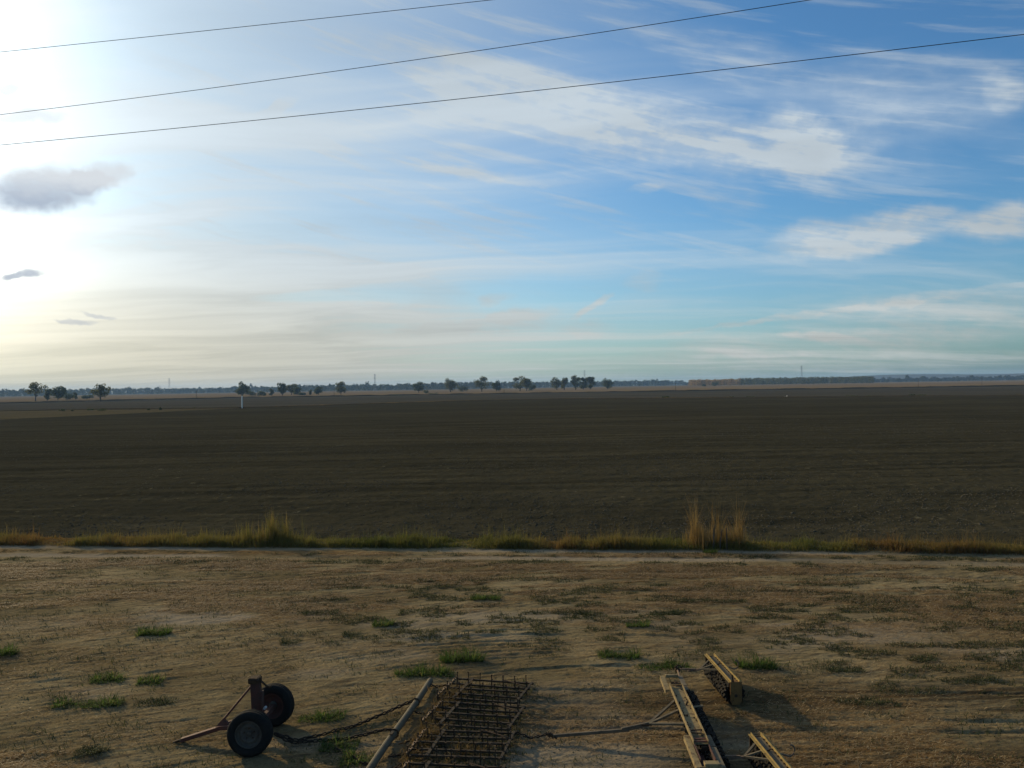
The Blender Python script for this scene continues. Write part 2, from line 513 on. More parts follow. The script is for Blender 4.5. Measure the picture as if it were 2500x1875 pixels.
MAT['leaf_gold'] = leafy('golden_foliage', (0.200, 0.135, 0.045), (0.270, 0.180, 0.060), (0.330, 0.205, 0.068))
MAT['leaf_far'] = leafy('far_foliage', (0.030, 0.040, 0.018), (0.042, 0.052, 0.022), (0.060, 0.064, 0.028), trans=0.25)
MAT['bark'] = worn('bark', (0.060, 0.048, 0.036), (0.085, 0.068, 0.050), (0.040, 0.033, 0.026), 3.0, 0.95)
MAT['rubber'] = worn('tyre_rubber', (0.012, 0.012, 0.011), (0.017, 0.016, 0.014), (0.034, 0.028, 0.020), 9.0, 0.9, (0.58, 0.8), spec=0.1)
MAT['rim'] = worn('dull_steel_rim', (0.078, 0.070, 0.056), (0.056, 0.050, 0.040), (0.060, 0.036, 0.020), 14.0, 0.8, spec=0.15)
MAT['red'] = worn('faded_red_paint', (0.110, 0.034, 0.020), (0.080, 0.028, 0.018), (0.056, 0.031, 0.019), 7.0, 0.75)
MAT['red_dark'] = worn('rusty_red_steel', (0.070, 0.026, 0.018), (0.052, 0.024, 0.018), (0.040, 0.024, 0.016), 8.0, 0.8)
MAT['rust'] = worn('rusty_steel', (0.058, 0.036, 0.020), (0.042, 0.028, 0.018), (0.085, 0.044, 0.020), 18.0, 0.88, spec=0.12)
MAT['steel'] = worn('weathered_steel', (0.050, 0.037, 0.022), (0.036, 0.027, 0.017), (0.054, 0.030, 0.015), 12.0, 0.8, spec=0.15)
MAT['plate'] = worn('pale_rusted_plate', (0.190, 0.130, 0.080), (0.140, 0.095, 0.060), (0.085, 0.048, 0.026), 22.0, 0.8, spec=0.15)
MAT['pipe'] = worn('grey_pipe', (0.110, 0.092, 0.056), (0.084, 0.070, 0.044), (0.054, 0.042, 0.026), 5.0, 0.75, (0.55, 0.72), spec=0.15)
MAT['iron'] = worn('cast_iron', (0.012, 0.0105, 0.008), (0.017, 0.0145, 0.011), (0.034, 0.024, 0.015), 14.0, 0.85, spec=0.1)
MAT['yellow'] = worn('faded_yellow_paint', (0.275, 0.208, 0.098), (0.205, 0.158, 0.080), (0.105, 0.074, 0.042), 5.0, 0.8, (0.48, 0.66), spec=0.12)
MAT['gold'] = worn('yellow_paint', (0.315, 0.220, 0.066), (0.230, 0.166, 0.062), (0.115, 0.074, 0.036), 6.0, 0.8, (0.50, 0.68), spec=0.12)
MAT['tray'] = worn('dusty_grey_steel', (0.150, 0.122, 0.076), (0.112, 0.092, 0.058), (0.075, 0.052, 0.032), 8.0, 0.8, spec=0.15)
MAT['amber'] = worn('rusty_amber_plate', (0.190, 0.105, 0.036), (0.145, 0.078, 0.028), (0.090, 0.046, 0.020), 6.0, 0.85, spec=0.1)
MAT['white'] = worn('white_pipe', (0.85, 0.79, 0.66), (0.78, 0.72, 0.60), (0.55, 0.49, 0.38), 2.0, 0.6, (0.62, 0.8))
MAT['galv'] = worn('galvanised_steel', (0.34, 0.34, 0.33), (0.28, 0.28, 0.27), (0.22, 0.21, 0.20), 0.5, 0.6)
MAT['wood'] = worn('weathered_wood', (0.125, 0.095, 0.058), (0.095, 0.072, 0.045), (0.060, 0.045, 0.029), 3.0, 0.9)
MAT['wire'] = worn('dark_cable', (0.030, 0.032, 0.036), (0.038, 0.040, 0.044), (0.030, 0.030, 0.030), 2.0, 0.6)
MAT['chain'] = worn('rusty_chain', (0.030, 0.021, 0.014), (0.022, 0.016, 0.012), (0.058, 0.034, 0.018), 20.0, 0.85, spec=0.15)
MAT['clod'] = worn('field_clod', (0.078, 0.069, 0.050), (0.110, 0.097, 0.071), (0.054, 0.047, 0.034), 0.8, 0.95, spec=0.0)
MAT['yard_clod'] = worn('yard_clod', (0.135, 0.105, 0.062), (0.215, 0.170, 0.104), (0.095, 0.072, 0.044), 2.0, 0.95, spec=0.0)

# ------------------------------------------------------------------ the setting
def verge_line(x):
    """where the yard ends and the grass verge begins"""
    return 27.15 - 0.117 * x - 0.0008 * x * x


def straw_amount(x, y):
    off = y - verge_line(x)
    n = fbm(x * 0.38, y * 1.25, 6, 31, 0.66)
    band = smooth01(off, -6.6, -5.2) * (1 - smooth01(off, -2.6, -1.9))
    band2 = smooth01(off, -9.5, -7.0) * (1 - smooth01(off, -5.6, -4.8)) * 0.5
    near = (1 - smooth01(y, 12.2, 14.5)) * smooth01(x, -1.0, 1.5) * 0.42
    nearl = (1 - smooth01(y, 12.0, 13.6)) * (1 - smooth01(x, -7.5, -4.5)) * 0.5
    lw = (1 - smooth01(np.hypot((x + 7.6) / 3.0, (y - 19.2) / 1.6), 0.5, 1.3)) * 0.22
    mid = (1 - smooth01(np.abs(off + 0.95), 0.35, 0.75)) * 0.45
    rut = 1 - 0.85 * np.clip((1 - smooth01(np.abs(off + 0.42), 0.10, 0.30)) + (1 - smooth01(np.abs(off + 1.55), 0.16, 0.38)), 0, 1)
    v = rut * (band * 1.05 + band2 + near + nearl + lw + mid + 0.16) * smooth01(n, 0.36, 0.60) * 1.3
    return np.clip(v, 0, 1)


def weed_amount(x, y):
    off = y - verge_line(x)
    n = fbm(x * 1.5 + 5.0, y * 2.9, 5, 77, 0.60)
    zone = smooth01(off, -11.5, -8.5) * (1 - smooth01(off, -5.2, -3.8)) * smooth01(x, -7.0, -2.0)
    right = smooth01(x, 4.5, 8.0) * smooth01(y, 13.0, 15.0) * (1 - smooth01(off, -6.0, -3.5)) * 0.8
    rows = (1 - smooth01(np.abs(off + 1.0), 0.3, 0.7)) * 0.9 + (1 - smooth01(np.abs(off + 2.2), 0.3, 0.6)) * 0.8
    under = smooth01(x - (-1.55 + 0.13 * (y - 12.5)), -0.1, 0.2) * (1 - smooth01(x - (-0.05 + 0.13 * (y - 12.5)), -0.1, 0.25)) * (1 - smooth01(y, 14.5, 15.0))  # dark weeds below the harrow, their tone also painting in its shade
    rut = 1 - 0.9 * np.clip((1 - smooth01(np.abs(off + 0.42), 0.08, 0.28)) + (1 - smooth01(np.abs(off + 1.55), 0.14, 0.36)), 0, 1)
    verge = smooth01(off, -0.08, 0.12) * 0.9
    return np.clip(verge + rut * (zone + right + rows + 0.30) * smooth01(n, 0.52, 0.61) + under * smooth01(n, 0.25, 0.45), 0, 1)


def track_amount(x, y):
    off = y - verge_line(x)
    n = sfbm(x * 0.15, y * 0.9, 3, 12)
    t = (1 - smooth01(np.abs(off + 0.42), 0.10, 0.34)) + (1 - smooth01(np.abs(off + 1.55), 0.16, 0.42))
    bare = smooth01(fbm(x * 0.16 + 3, y * 0.42, 4, 91), 0.55, 0.70) * (1 - smooth01(off, -6.5, -4.5)) * 0.8
    pale = (1 - smooth01(np.hypot((x + 7.0) / 3.2, (y - 19.6) / 1.5), 0.4, 1.0)) * smooth01(fbm(x * 0.5, y * 1.2, 4, 5), 0.40, 0.56)
    pale2 = (1 - smooth01(np.hypot((x - 6.5) / 4.0, (y - 17.4) / 1.8), 0.4, 1.0)) * smooth01(fbm(x * 0.4, y * 1.3, 4, 6), 0.38, 0.58) * 0.75
    pale3 = (1 - smooth01(np.hypot((x + 2.0) / 3.5, (y - 17.2) / 1.6), 0.3, 1.0)) * smooth01(fbm(x * 0.5, y * 1.3, 4, 7), 0.40, 0.60) * 0.6
    return np.clip(t * smooth01(n, 0.25, 0.5) + bare + pale + pale2 + pale3, 0, 1)


def worked_shade_amount(x, y):
    """darker soil turned up where the implements were dragged, plus shade painted under the harrow"""
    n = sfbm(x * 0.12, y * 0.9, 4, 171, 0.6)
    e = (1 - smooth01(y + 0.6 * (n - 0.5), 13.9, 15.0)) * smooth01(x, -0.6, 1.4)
    under = smooth01(x - (-1.75 + 0.13 * (y - 12.5)), -0.1, 0.2) * (1 - smooth01(x - (0.35 + 0.13 * (y - 12.5)), -0.2, 0.5)) * (1 - smooth01(y, 14.4, 15.0))  # shade of the harrow bars and debris, painted dark into the soil
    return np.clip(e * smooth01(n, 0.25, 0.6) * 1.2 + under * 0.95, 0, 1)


def yard_height(x, y):
    h = 0.09 * (fbm(x * 0.13, y * 0.2, 2, 3) - 0.5)
    # combed soil: fine ridges that run with the traffic, slantwise on the left, straight across on the right
    wl = 1 - smooth01(x, -2.0, 3.5)
    ya = y - 0.42 * x + 0.5 * (fbm(x * 0.2, y * 0.2, 2, 8) - 0.5)
    xa = x + 0.42 * y
    yr = y + 0.07 * x + 0.35 * (fbm(x * 0.15, y * 0.15, 2, 9) - 0.5)
    ra = sfbm(xa * 0.8, ya * 8.5, 4, 21, 0.72) - 0.5
    rb = sfbm(x * 0.30, yr * 7.5, 4, 23, 0.70) - 0.5
    patchy = smooth01(fbm(x * 0.35, y * 0.6, 3, 25), 0.3, 0.65)
    h = h + (0.042 * ra * wl + (0.036 + 0.020 * (1 - smooth01(y, 14, 17))) * rb * (1 - wl)) * (0.35 + 0.65 * patchy)
    # slanting tyre scuffs in the bare middle
    a = np.radians(52.0 - 3.2 * np.clip(x, -8, 8))
    px = x * np.cos(a) + y * np.sin(a)
    py = -x * np.sin(a) + y * np.cos(a)
    scuff = smooth01(sfbm(px * 0.7, py * 10.5, 2, 44, 0.5), 0.38, 0.62) - 0.5
    sm = (1 - smooth01(np.hypot((x - 0.8) / 5.0, (y - 16.8) / 2.6), 0.35, 1.0))
    h = h + 0.034 * scuff * sm * smooth01(fbm(x * 0.6, y * 0.8, 3, 46), 0.3, 0.6)
    h = h + 0.036 * (fbm(x * 3.1, y * 3.6, 5, 61, 0.68) - 0.5)
    h = h + 0.020 * (sfbm(xa * 1.6, ya * 11.0, 3, 67, 0.65) - 0.5) * wl + 0.020 * (sfbm(x * 1.2, yr * 11.0, 3, 68, 0.65) - 0.5) * (1 - wl)
    off = y - verge_line(x)
    wob = 0.25 * (fbm(x * 0.2, y * 0 + 4, 3, 71) - 0.5)
    for o, w, d in ((-0.42, 0.30, 0.035), (-1.55, 0.36, 0.04), (-3.4, 0.16, 0.03), (-4.9, 0.14, 0.03), (-5.5, 0.12, 0.028), (-7.2, 0.12, 0.022)):
        h = h - d * np.exp(-((off - o - wob * (o < -2)) / w) ** 2) * (0.4 + 0.6 * smooth01(vnoise(x * 0.3, x * 0 + o, 73), 0.3, 0.6))
    yn = y + 0.05 * x + wob
    nr = smooth01(x, -1.5, 1.0)
    for o, w in ((11.35, 0.07), (11.75, 0.06), (12.25, 0.08), (12.9, 0.07), (13.3, 0.06), (13.95, 0.08), (14.5, 0.06)):
        h = h - 0.032 * nr * np.exp(-((yn - o) / w) ** 2) * smooth01(vnoise(x * 0.5, x * 0 + o, 75), 0.2, 0.6)
    h = h + 0.06 * np.exp(-((off - 0.55) / 0.5) ** 2)
    return h


def build_yard():
    u = np.concatenate([np.linspace(-3.2, -0.75, 30)[:-1], np.linspace(-0.75, 0.75, 900), np.linspace(0.75, 3.2, 30)[1:]])
    t = np.concatenate([np.linspace(-0.6, 0, 14)[:-1], np.linspace(0, 1, 560)])
    U, T = np.meshgrid(u, t)
    Y0 = 10.6
    # the far edge follows the verge: a point at x = u*y on y = verge_line(x) + 1.3
    ye = np.full_like(u, 27.0)
    for _ in range(30):
        ye = 0.5 * ye + 0.5 * np.clip(verge_line(np.clip(u * ye, -60, 60)) + 1.3, 14, 60)
    YE = np.broadcast_to(ye, U.shape)
    Y = Y0 * (YE / Y0) ** T
    X = U * Y
    Z = yard_height(X, Y)
    me = array_mesh('yard', np.stack([X, Y, Z], -1), grid_quads(*U.shape), None,
                    {'straw': straw_amount(X, Y), 'weed': weed_amount(X, Y), 'track': track_amount(X, Y), 'worked_shade': worked_shade_amount(X, Y)}, True)
    return tag(link('yard', me, MAT['yard']), kind='structure'), u, ye


yard, YU, YE_ = build_yard()


def field_height(x, y):
    amp = 1.0 / (1.0 + (y / 120.0) ** 2)
    h = 0.17 * (fbm(x * 1.05, y * 1.05, 4, 101, 0.6) - 0.5) * amp
    h = h + 0.12 * (fbm(x * 0.06, y * 0.06, 3, 105) - 0.5)
    h = h + 0.10 * (sfbm((x + 2 * y) * 0.01, (y + 0.13 * x) * 0.22, 3, 108) - 0.5) * amp
    return h - 0.06


def fan(name, mat, u, y_near, y_far, rows, height=None, z=0.0, smooth=True):
    """a stretch of land between two border lines, finer close by"""
    t = np.linspace(0, 1, rows)
    U, T = np.meshgrid(u, t)
    Y = y_near * (y_far / y_near) ** T
    X = U * Y
    Z = height(X, Y) if height else np.full_like(X, z)
    me = array_mesh(name, np.stack([X, Y, Z], -1), grid_quads(*U.shape), None, None, smooth)
    return tag(link(name, me, mat), kind='structure')


LU = [-3.2, -1.2, -0.642, -0.488, -0.338, -0.206, 0.0, 0.10, 0.205, 0.641, 1.2, 3.2]
LY = [90, 130, 176, 207, 253, 278, 330, 322, 303, 255, 220, 150]
fu = np.concatenate([np.linspace(-3.2, -0.75, 40)[:-1], np.linspace(-0.75, 0.75, 620), np.linspace(0.75, 3.2, 40)[1:]])
edge = np.interp(fu, LU, LY)
fan('ploughed_field', MAT['field'], fu, np.interp(fu, YU, YE_) - 0.02, edge, 420, field_height)
cu = np.linspace(-3.2, 3.2, 257)
c_edge = np.interp(cu, LU, LY)
D2U, D2Y = [-3.2, -1.2, -0.641, -0.565, -0.338, -0.33], [230, 255, 262, 266, 254, 254]
d2 = np.maximum(np.interp(cu, D2U, D2Y), c_edge + 0.05)
d2 = np.where(cu > -0.335, c_edge + 0.05 + 26 * np.exp(-((cu + 0.1) / 0.16) ** 2) * smooth01(cu, -0.335, -0.2), d2)
fan('stubble_strip', MAT['field_olive'], cu, c_edge, d2, 12, z=-0.04)
tan_u = [-3.2, -0.641, -0.338, 0.0, 0.205, 0.641, 3.2]
tan_y = np.interp(cu, tan_u, [430, 489, 615, 596, 582, 562, 520])
fan('bare_field', MAT['field_far'], cu, d2, tan_y, 40, z=-0.04)
fan('dry_grass_field', MAT['field_tan'], cu, tan_y, np.full_like(cu, 2050.0), 40, z=-0.04)
gx = np.concatenate([-np.geomspace(6900, 60, 14), np.linspace(-40, 40, 5), np.geomspace(60, 6900, 14)])
GX, GY = np.meshgrid(gx, gx)
tag(link('ground', array_mesh('ground', np.stack([GX, GY, np.full_like(GX, -0.45)], -1), grid_quads(len(gx), len(gx))), MAT['ground']), kind='structure')


def build_hills():
    a = np.linspace(R(12), R(44), 200)
    prof = 34 * smooth01(a, R(13), R(26)) * (0.75 + 0.5 * fbm(a * 9, a * 0 + 1, 4, 4)) + 1
    r = np.array([5200, 5450, 5700])
    f = np.array([0.0, 1.0, 0.0])
    A, Rr = np.meshgrid(a, r)
    Z = prof[None, :] * f[:, None] - 0.5
    me = array_mesh('hills', np.stack([np.sin(A) * Rr, np.cos(A) * Rr, Z], -1), grid_quads(3, len(a)), None, None, True)
    tag(link('hills', me, MAT['ground']), kind='structure')


build_hills()

# thin air between here and the far trees
hb = MB().box((0, 0, 28), (13960, 13960, 62))
haze = tag(hb.obj('haze', None), 'pale blue haze lying over the plain', 'haze', kind='stuff')
hm, hg = new_mat('haze_air')
vol = hg.n('ShaderNodeVolumePrincipled', {'Color': (0.36, 0.62, 1.0, 1), 'Density': 0.00011, 'Anisotropy': 0.1})
hg.link(vol.outputs[0], hg.n('ShaderNodeOutputMaterial').inputs['Volume'])
haze.data.materials.append(hm)


# ------------------------------------------------------------------ blades of grass and straw
def blades(n, x, y, z, h, w, lean, heading, rnd, curl=0.5):
    """n bent tapering blades as one vertex and face set"""
    x, y, z = (np.asarray(a, float) for a in (x, y, z))
    dx, dy = np.cos(heading), np.sin(heading)
    sx, sy = -dy, dx
    b = np.stack([x, y, z], -1)
    side = np.stack([sx * w / 2, sy * w / 2, np.zeros(n)], -1)
    m1 = b + np.stack([dx * h * lean * 0.35, dy * h * lean * 0.35, h * 0.6], -1)
    tip = b + np.stack([dx * h * lean, dy * h * lean, h * (1 - curl * np.minimum(lean, 1.2) * 0.45)], -1)
    co = np.stack([b - side, b + side, m1 - side * 0.7, m1 + side * 0.7, tip], 1)
    k = np.arange(n)[:, None] * 5
    return co.reshape(-1, 3), k + np.array([[0, 1, 3, 2]]), k + np.array([[2, 3, 4]]), np.repeat(rnd, 5)


def blade_obj(name, mat, sets, parent=None, origin=None):
    cos, qs, ts, rs, o = [], [], [], [], 0
    for c, q, t, r in sets:
        cos.append(c); qs.append(q + o); ts.append(t + o); rs.append(r)
        o += len(c)
    co = np.concatenate(cos)
    if origin is not None:
        co = co - np.asarray(origin)
    ob = link(name, array_mesh(name, co, np.concatenate(qs), np.concatenate(ts), {'rnd': np.concatenate(rs)}), mat, parent)
    if origin is not None:
        ob.location = origin
    return ob


def scatter(n, x0, x1, y0, y1, amount, power=1.0):
    x = rng.uniform(x0, x1, n)
    y = rng.uniform(y0, y1, n)
    keep = rng.random(n) < amount(x, y) ** power
    return x[keep], y[keep]


def build_litter():
    # straw lying about the yard
    x, y = scatter(1050000, -20, 19, 10.6, 26.6, straw_amount, 1.3)
    keep = (np.abs(x / y) < 0.95)
    x, y = x[keep], y[keep]
    n = len(x)
    L = rng.uniform(0.025, 0.085, n) * np.where(rng.random(n) < 0.03, 3.2, 1.0)
    w = rng.uniform(0.004, 0.008, n) * (0.8 + 0.04 * (y - 10))
    hd = np.where(rng.random(n) < 0.6, rng.normal(0, 0.5, n), rng.uniform(0, 6.28, n))
    z = yard_height(x, y) + rng.uniform(0.004, 0.02, n)
    dx, dy = np.cos(hd) * L / 2, np.sin(hd) * L / 2
    sx, sy = -np.sin(hd) * w / 2, np.cos(hd) * w / 2
    up = rng.normal(0, 0.012, n)
    co = np.stack([np.stack([x - dx - sx, y - dy - sy, z - up], -1), np.stack([x - dx + sx, y - dy + sy, z - up], -1),
                   np.stack([x + dx + sx, y + dy + sy, z + np.abs(up) + 0.004], -1), np.stack([x + dx - sx, y + dy - sy, z + np.abs(up) + 0.004], -1)], 1).reshape(-1, 3)
    q = np.arange(n * 4).reshape(-1, 4)
    r = np.repeat(np.clip(rng.beta(1.3, 2.2, n), 0, 1), 4)
    ob = link('straw_litter', array_mesh('straw_litter', co, q, None, {'rnd': r}), MAT['straw'])
    tag(ob, 'scattered dry straw littering the bare yard soil', 'straw', kind='stuff')
    # flattened low weeds
    x, y = scatter(390000, -20, 19, 10.6, 27.0, weed_amount, 1.2)
    keep = (np.abs(x / y) < 0.95) & (y < verge_line(x))
    x, y = x[keep], y[keep]
    n = len(x)
    s = blades(n, x, y, yard_height(x, y) - 0.005, rng.uniform(0.03, 0.10, n), rng.uniform(0.008, 0.016, n), rng.uniform(0.4, 1.6, n), rng.uniform(0, 6.28, n), rng.beta(2, 2.2, n))
    ob = blade_obj('low_weeds', MAT['weeds'], [s])
    tag(ob, 'dark low weeds and trampled grass patched across the yard', 'weeds', kind='stuff')


build_litter()


def build_verge():
    # knee-high mixed grass along the field edge
    def strip(n, lo, hi, hmin, hmax, wmin, wmax, tone, gate=None, clumps=True):
        x = rng.uniform(-24, 22, n)
        off = rng.uniform(lo, hi, n)
        cl = fbm(x * 0.55, off * 0.8 + 3, 4, 201, 0.6)
        keep = rng.random(n) < (smooth01(cl, 0.22, 0.60) if clumps else 0.85)
        if gate is not None:
            keep &= gate(x, off)
        x, off, cl = x[keep], off[keep], cl[keep]
        y = verge_line(x) + off
        k = len(x)
        h = rng.uniform(hmin, hmax, k) * (0.35 + 1.1 * cl * cl + 0.6 * smooth01(fbm(x * 2.1, off, 3, 203), 0.5, 0.75)) * (1 - 0.35 * np.clip(off / 1.2, 0, 1))
        band = fbm(x * 0.23, x * 0 + 9, 3, 207)                      # stretches of green, yellow and rust
        rnd = np.clip(tone + 0.3 * smooth01(x, 8.5, 12.0) + 0.3 * smooth01(x, 0.5, 1.5) * (1 - smooth01(x, 4.0, 5.0)) + 1.7 * (band - 0.5) + rng.normal(0, 0.13, k), 0, 1)
        return blades(k, x, y, yard_height(x, y) - 0.01, h, rng.uniform(wmin, wmax, k), rng.uniform(0.1, 0.8, k), rng.uniform(0, 6.28, k), rnd)
    sets = [strip(66000, -0.12, 1.15, 0.15, 0.40, 0.010, 0.020, 0.38),
            strip(16000, -0.22, 0.35, 0.10, 0.22, 0.010, 0.02, 0.62), strip(60000, -0.08, 1.25, 0.06, 0.17, 0.010, 0.02, 0.55, None, False),
            strip(5200, 0.0, 1.3, 0.35, 0.95, 0.007, 0.011, 0.42)]
    tag(blade_obj('verge_grass', MAT['grass_verge'], sets), 'strip of green, yellow and rust coloured grass along the field edge', 'grass', kind='stuff')


build_verge()


def tall_clump(cx, w, h, label, mat, n, stems):
    cy = float(verge_line(cx)) + 0.45
    root = empty('tall_grass_clump', (cx, cy, 0.03))
    tag(root, label, 'grass clump', 'tall grass clumps on the verge')
    def make(k, spread, hh, ww, lean, tone):
        x = rng.normal(0, spread * w / 2, k)
        y = rng.normal(0, 0.22, k)
        hgt = hh * rng.uniform(0.2, 1.0, k) * (0.55 + 0.9 * smooth01(vnoise(x * 6 + cx, x * 0, 3), 0.25, 0.8))
        return blades(k, x, y, np.full(k, -0.02), hgt, np.full(k, ww), rng.uniform(*lean, k), rng.uniform(0, 6.28, k), np.clip(rng.normal(tone, 0.2, k), 0, 1), 0.3)
    c, q, t, r = make(n, 0.62, h * 0.78, 0.013, (0.05, 0.45), 0.42)
    link('leaves', array_mesh('leaves', c, q, t, {'rnd': r}), mat, root)['kind'] = 'stuff'
    c, q, t, r = make(stems, 0.55, h, 0.008, (0.02, 0.2), 0.7)
    link('seed_stalks', array_mesh('seed_stalks', c, q, t, {'rnd': r}), MAT['grass_dry'], root)['kind'] = 'stuff'
    return root


tall_clump(6.22, 0.62, 1.75, 'tall straw-coloured grass clump on the verge just left of the dark stakes', MAT['grass_dry'], 520, 170)
tall_clump(7.2, 0.78, 1.62, 'tall straw-coloured grass clump on the verge just right of the dark stakes', MAT['grass_dry'], 560, 190)
tall_clump(-8.65, 1.3, 1.2, 'broad bushy yellowish grass clump on the verge, left of the picture', MAT['grass_verge'], 1300, 110)
tall_clump(-9.75, 0.9, 0.85, 'green-yellow tall grass clump on the verge beside the broad yellow one', MAT['grass_verge'], 420, 40)
for i, (sx, sh, lb) in enumerate(((6.55, 0.78, 'thin dark stake in the dry grass clump, leftmost of three'), (6.74, 0.66, 'short bent dark stake between two others in the dry grass'), (6.98, 0.72, 'dark wooden stake at the right of three in the dry grass'))):
    sy = float(verge_line(sx)) - 0.05
    lean = (0.03, 0.09, -0.02)[i]
    b = MB().tube([(0, 0, -0.1), (lean * 0.4, 0.01, sh * 0.5), (lean, 0, sh)], [0.024, 0.021, 0.017], 7)
    o = tag(b.obj('stake', MAT['bark']), lb, 'stake', 'stakes in the verge grass')
    o.location = (sx, sy, 0.02)

# ------------------------------------------------------------------ green tufts in the yard: x, y, width, height, label
TUFTS = [
    (-1.1, 16.1, 0.78, 0.42, 'largest bright green grass tuft, behind the far left corner of the spike harrow'),
    (-1.78, 15.37, 1.02, 0.27, 'long low green grass tuft beside the upper end of the grey pipe'),
    (-8.18, 18.04, 0.6, 0.26, 'bright green tuft standing alone on the pale bare patch at left'),
    (-10.83, 16.93, 0.43, 0.33, 'green tuft cut off by the left edge of the picture'),
    (-7.8, 15.27, 0.59, 0.2, 'green tuft left of the cart, upper left of four'),
    (-6.94, 15.11, 0.4, 0.17, 'small green tuft left of the cart, upper right of four'),
    (-7.82, 14.1, 0.54, 0.17, 'flat green tuft at left, left one of a touching pair'),
    (-7.26, 14.07, 0.54, 0.19, 'flat green tuft at left, right one of a touching pair'),
    (-6.38, 14.11, 0.62, 0.12, 'thin spread-out tuft just right of the touching pair at left'),
    (-3.28, 13.4, 0.65, 0.19, 'green tuft on the sandy soil between cart wheel and upper chain'),
    (-2.75, 12.37, 0.48, 0.2, 'dark grass tuft growing under the lower drag chain'),
    (-2.38, 11.86, 0.4, 0.2, 'green tuft beside the loose chain near the lower end of the pipe'),
    (-0.78, 20.72, 0.66, 0.24, 'round bright tuft in the middle of the yard by the straw band'),
    (-3.07, 18.48, 0.4, 0.2, 'small round weed tuft in the middle, left of the bright round one'),
    (2.08, 16.09, 0.74, 0.24, 'green tuft alone on scuffed soil left of the long yellow roller'),
    (2.85, 15.5, 1.0, 0.2, 'low grass around the rod at the far end of the long roller'),
    (4.62, 15.46, 0.62, 0.32, 'bushy weed tuft just right of the upper short roller'),
    (-4.8, 19.54, 0.9, 0.14, 'broad flat dark weed mat in the middle left, lower of two'),
    (-4.84, 20.85, 0.95, 0.12, 'broad flat dark weed mat in the middle left, upper of two'),
    (5.97, 13.66, 0.9, 0.13, 'wide low tuft right of the shadow of the upper short roller'),
    (6.24, 15.16, 0.58, 0.11, 'low dark tuft right of the bushy weed by the upper roller'),
    (7.98, 15.67, 0.5, 0.10, 'small dark tuft among tyre scuffs at the right'),
    (10.65, 19.22, 0.7, 0.14, 'green tuft near the right edge below the straw band'),
    (6.34, 25.88, 0.35, 0.22, 'small dark green plant on the wheel track below the dry grass clump'),
    (4.46, 20.18, 0.78, 0.15, 'green mat right of the centre, left one of a row of two'),
    (5.33, 20.12, 0.83, 0.13, 'green mat right of the centre, right one of a row of two'),
    (2.76, 18.2, 0.45, 0.22, 'upright dark tuft in the middle, above the scuffed soil'),
    (-6.54, 12.23, 0.4, 0.15, 'small tuft in the bottom left beside the straw pile'),
    (1.78, 19.24, 0.59, 0.13, 'faint green mat in the middle, left of a brighter one'),
    (3.64, 19.13, 0.69, 0.14, 'dark green mat in the middle between two fainter ones'),
    (8.26, 14.61, 1.05, 0.10, 'long flat dark tuft at the right of the yard'),
    (-3.65, 17.84, 0.31, 0.14, 'tiny green tuft left of the small round weed tuft'),
    (-4.9, 17.34, 0.36, 0.12, 'small dull tuft in line behind the cart'),
    (8.09, 20.19, 0.88, 0.11, 'green mat at the upper right of the yard'),
]


def build_tuft(x, y, w, h, label):
    z = float(yard_height(np.array([x]), np.array([y]))[0])
    flat = h < 0.16
    n = int((320 + 1250 * w) * (0.95 if flat else 1.0))
    # several sub-clumps make the outline uneven
    k = max(4, int(w * 8))
    cx, cy = (np.linspace(-0.42, 0.42, k) + rng.uniform(-0.05, 0.05, k)) * w, rng.uniform(-0.13, 0.13, k)
    ch = rng.uniform(0.35, 1.0, k)
    ch[rng.integers(k)] = 1.1
    pick = rng.integers(0, k, n)
    bx, by = cx[pick] + rng.normal(0, 0.075, n), cy[pick] + rng.normal(0, 0.085, n)
    lo = rng.random(n) < (0.55 if flat else 0.35)
    bx = np.clip(np.where(lo, rng.uniform(-0.5, 0.5, n) * w, bx), -0.55 * w, 0.55 * w)
    by = np.clip(np.where(lo, rng.normal(0, 0.06, n), by), -0.16, 0.16)
    hh = np.where(lo, 0.6, 1.0) * h * 0.85 * ch[pick] * rng.uniform(0.2, 1.05, n) ** 1.2
    out = np.arctan2(by - cy[pick], bx - cx[pick]) + rng.normal(0, 0.7, n)
    zz = yard_height(bx + x, by + y) - z - 0.01
    tone = np.clip(rng.normal(0.45 if not flat else 0.3, 0.27, n), 0, 1)
    s = blades(n, bx, by, zz, hh, rng.uniform(0.007, 0.013, n), rng.uniform(0.3, 1.7, n), out, tone)
    o = link('grass_tuft', array_mesh('grass_tuft', s[0], s[1], s[2], {'rnd': s[3]}), MAT['grass_green'] if not flat else MAT['weeds'])
    o.location = (x, y, z)
    tag(o, label, 'grass tuft', 'grass tufts in the yard')


for t_ in TUFTS:
    build_tuft(*t_)


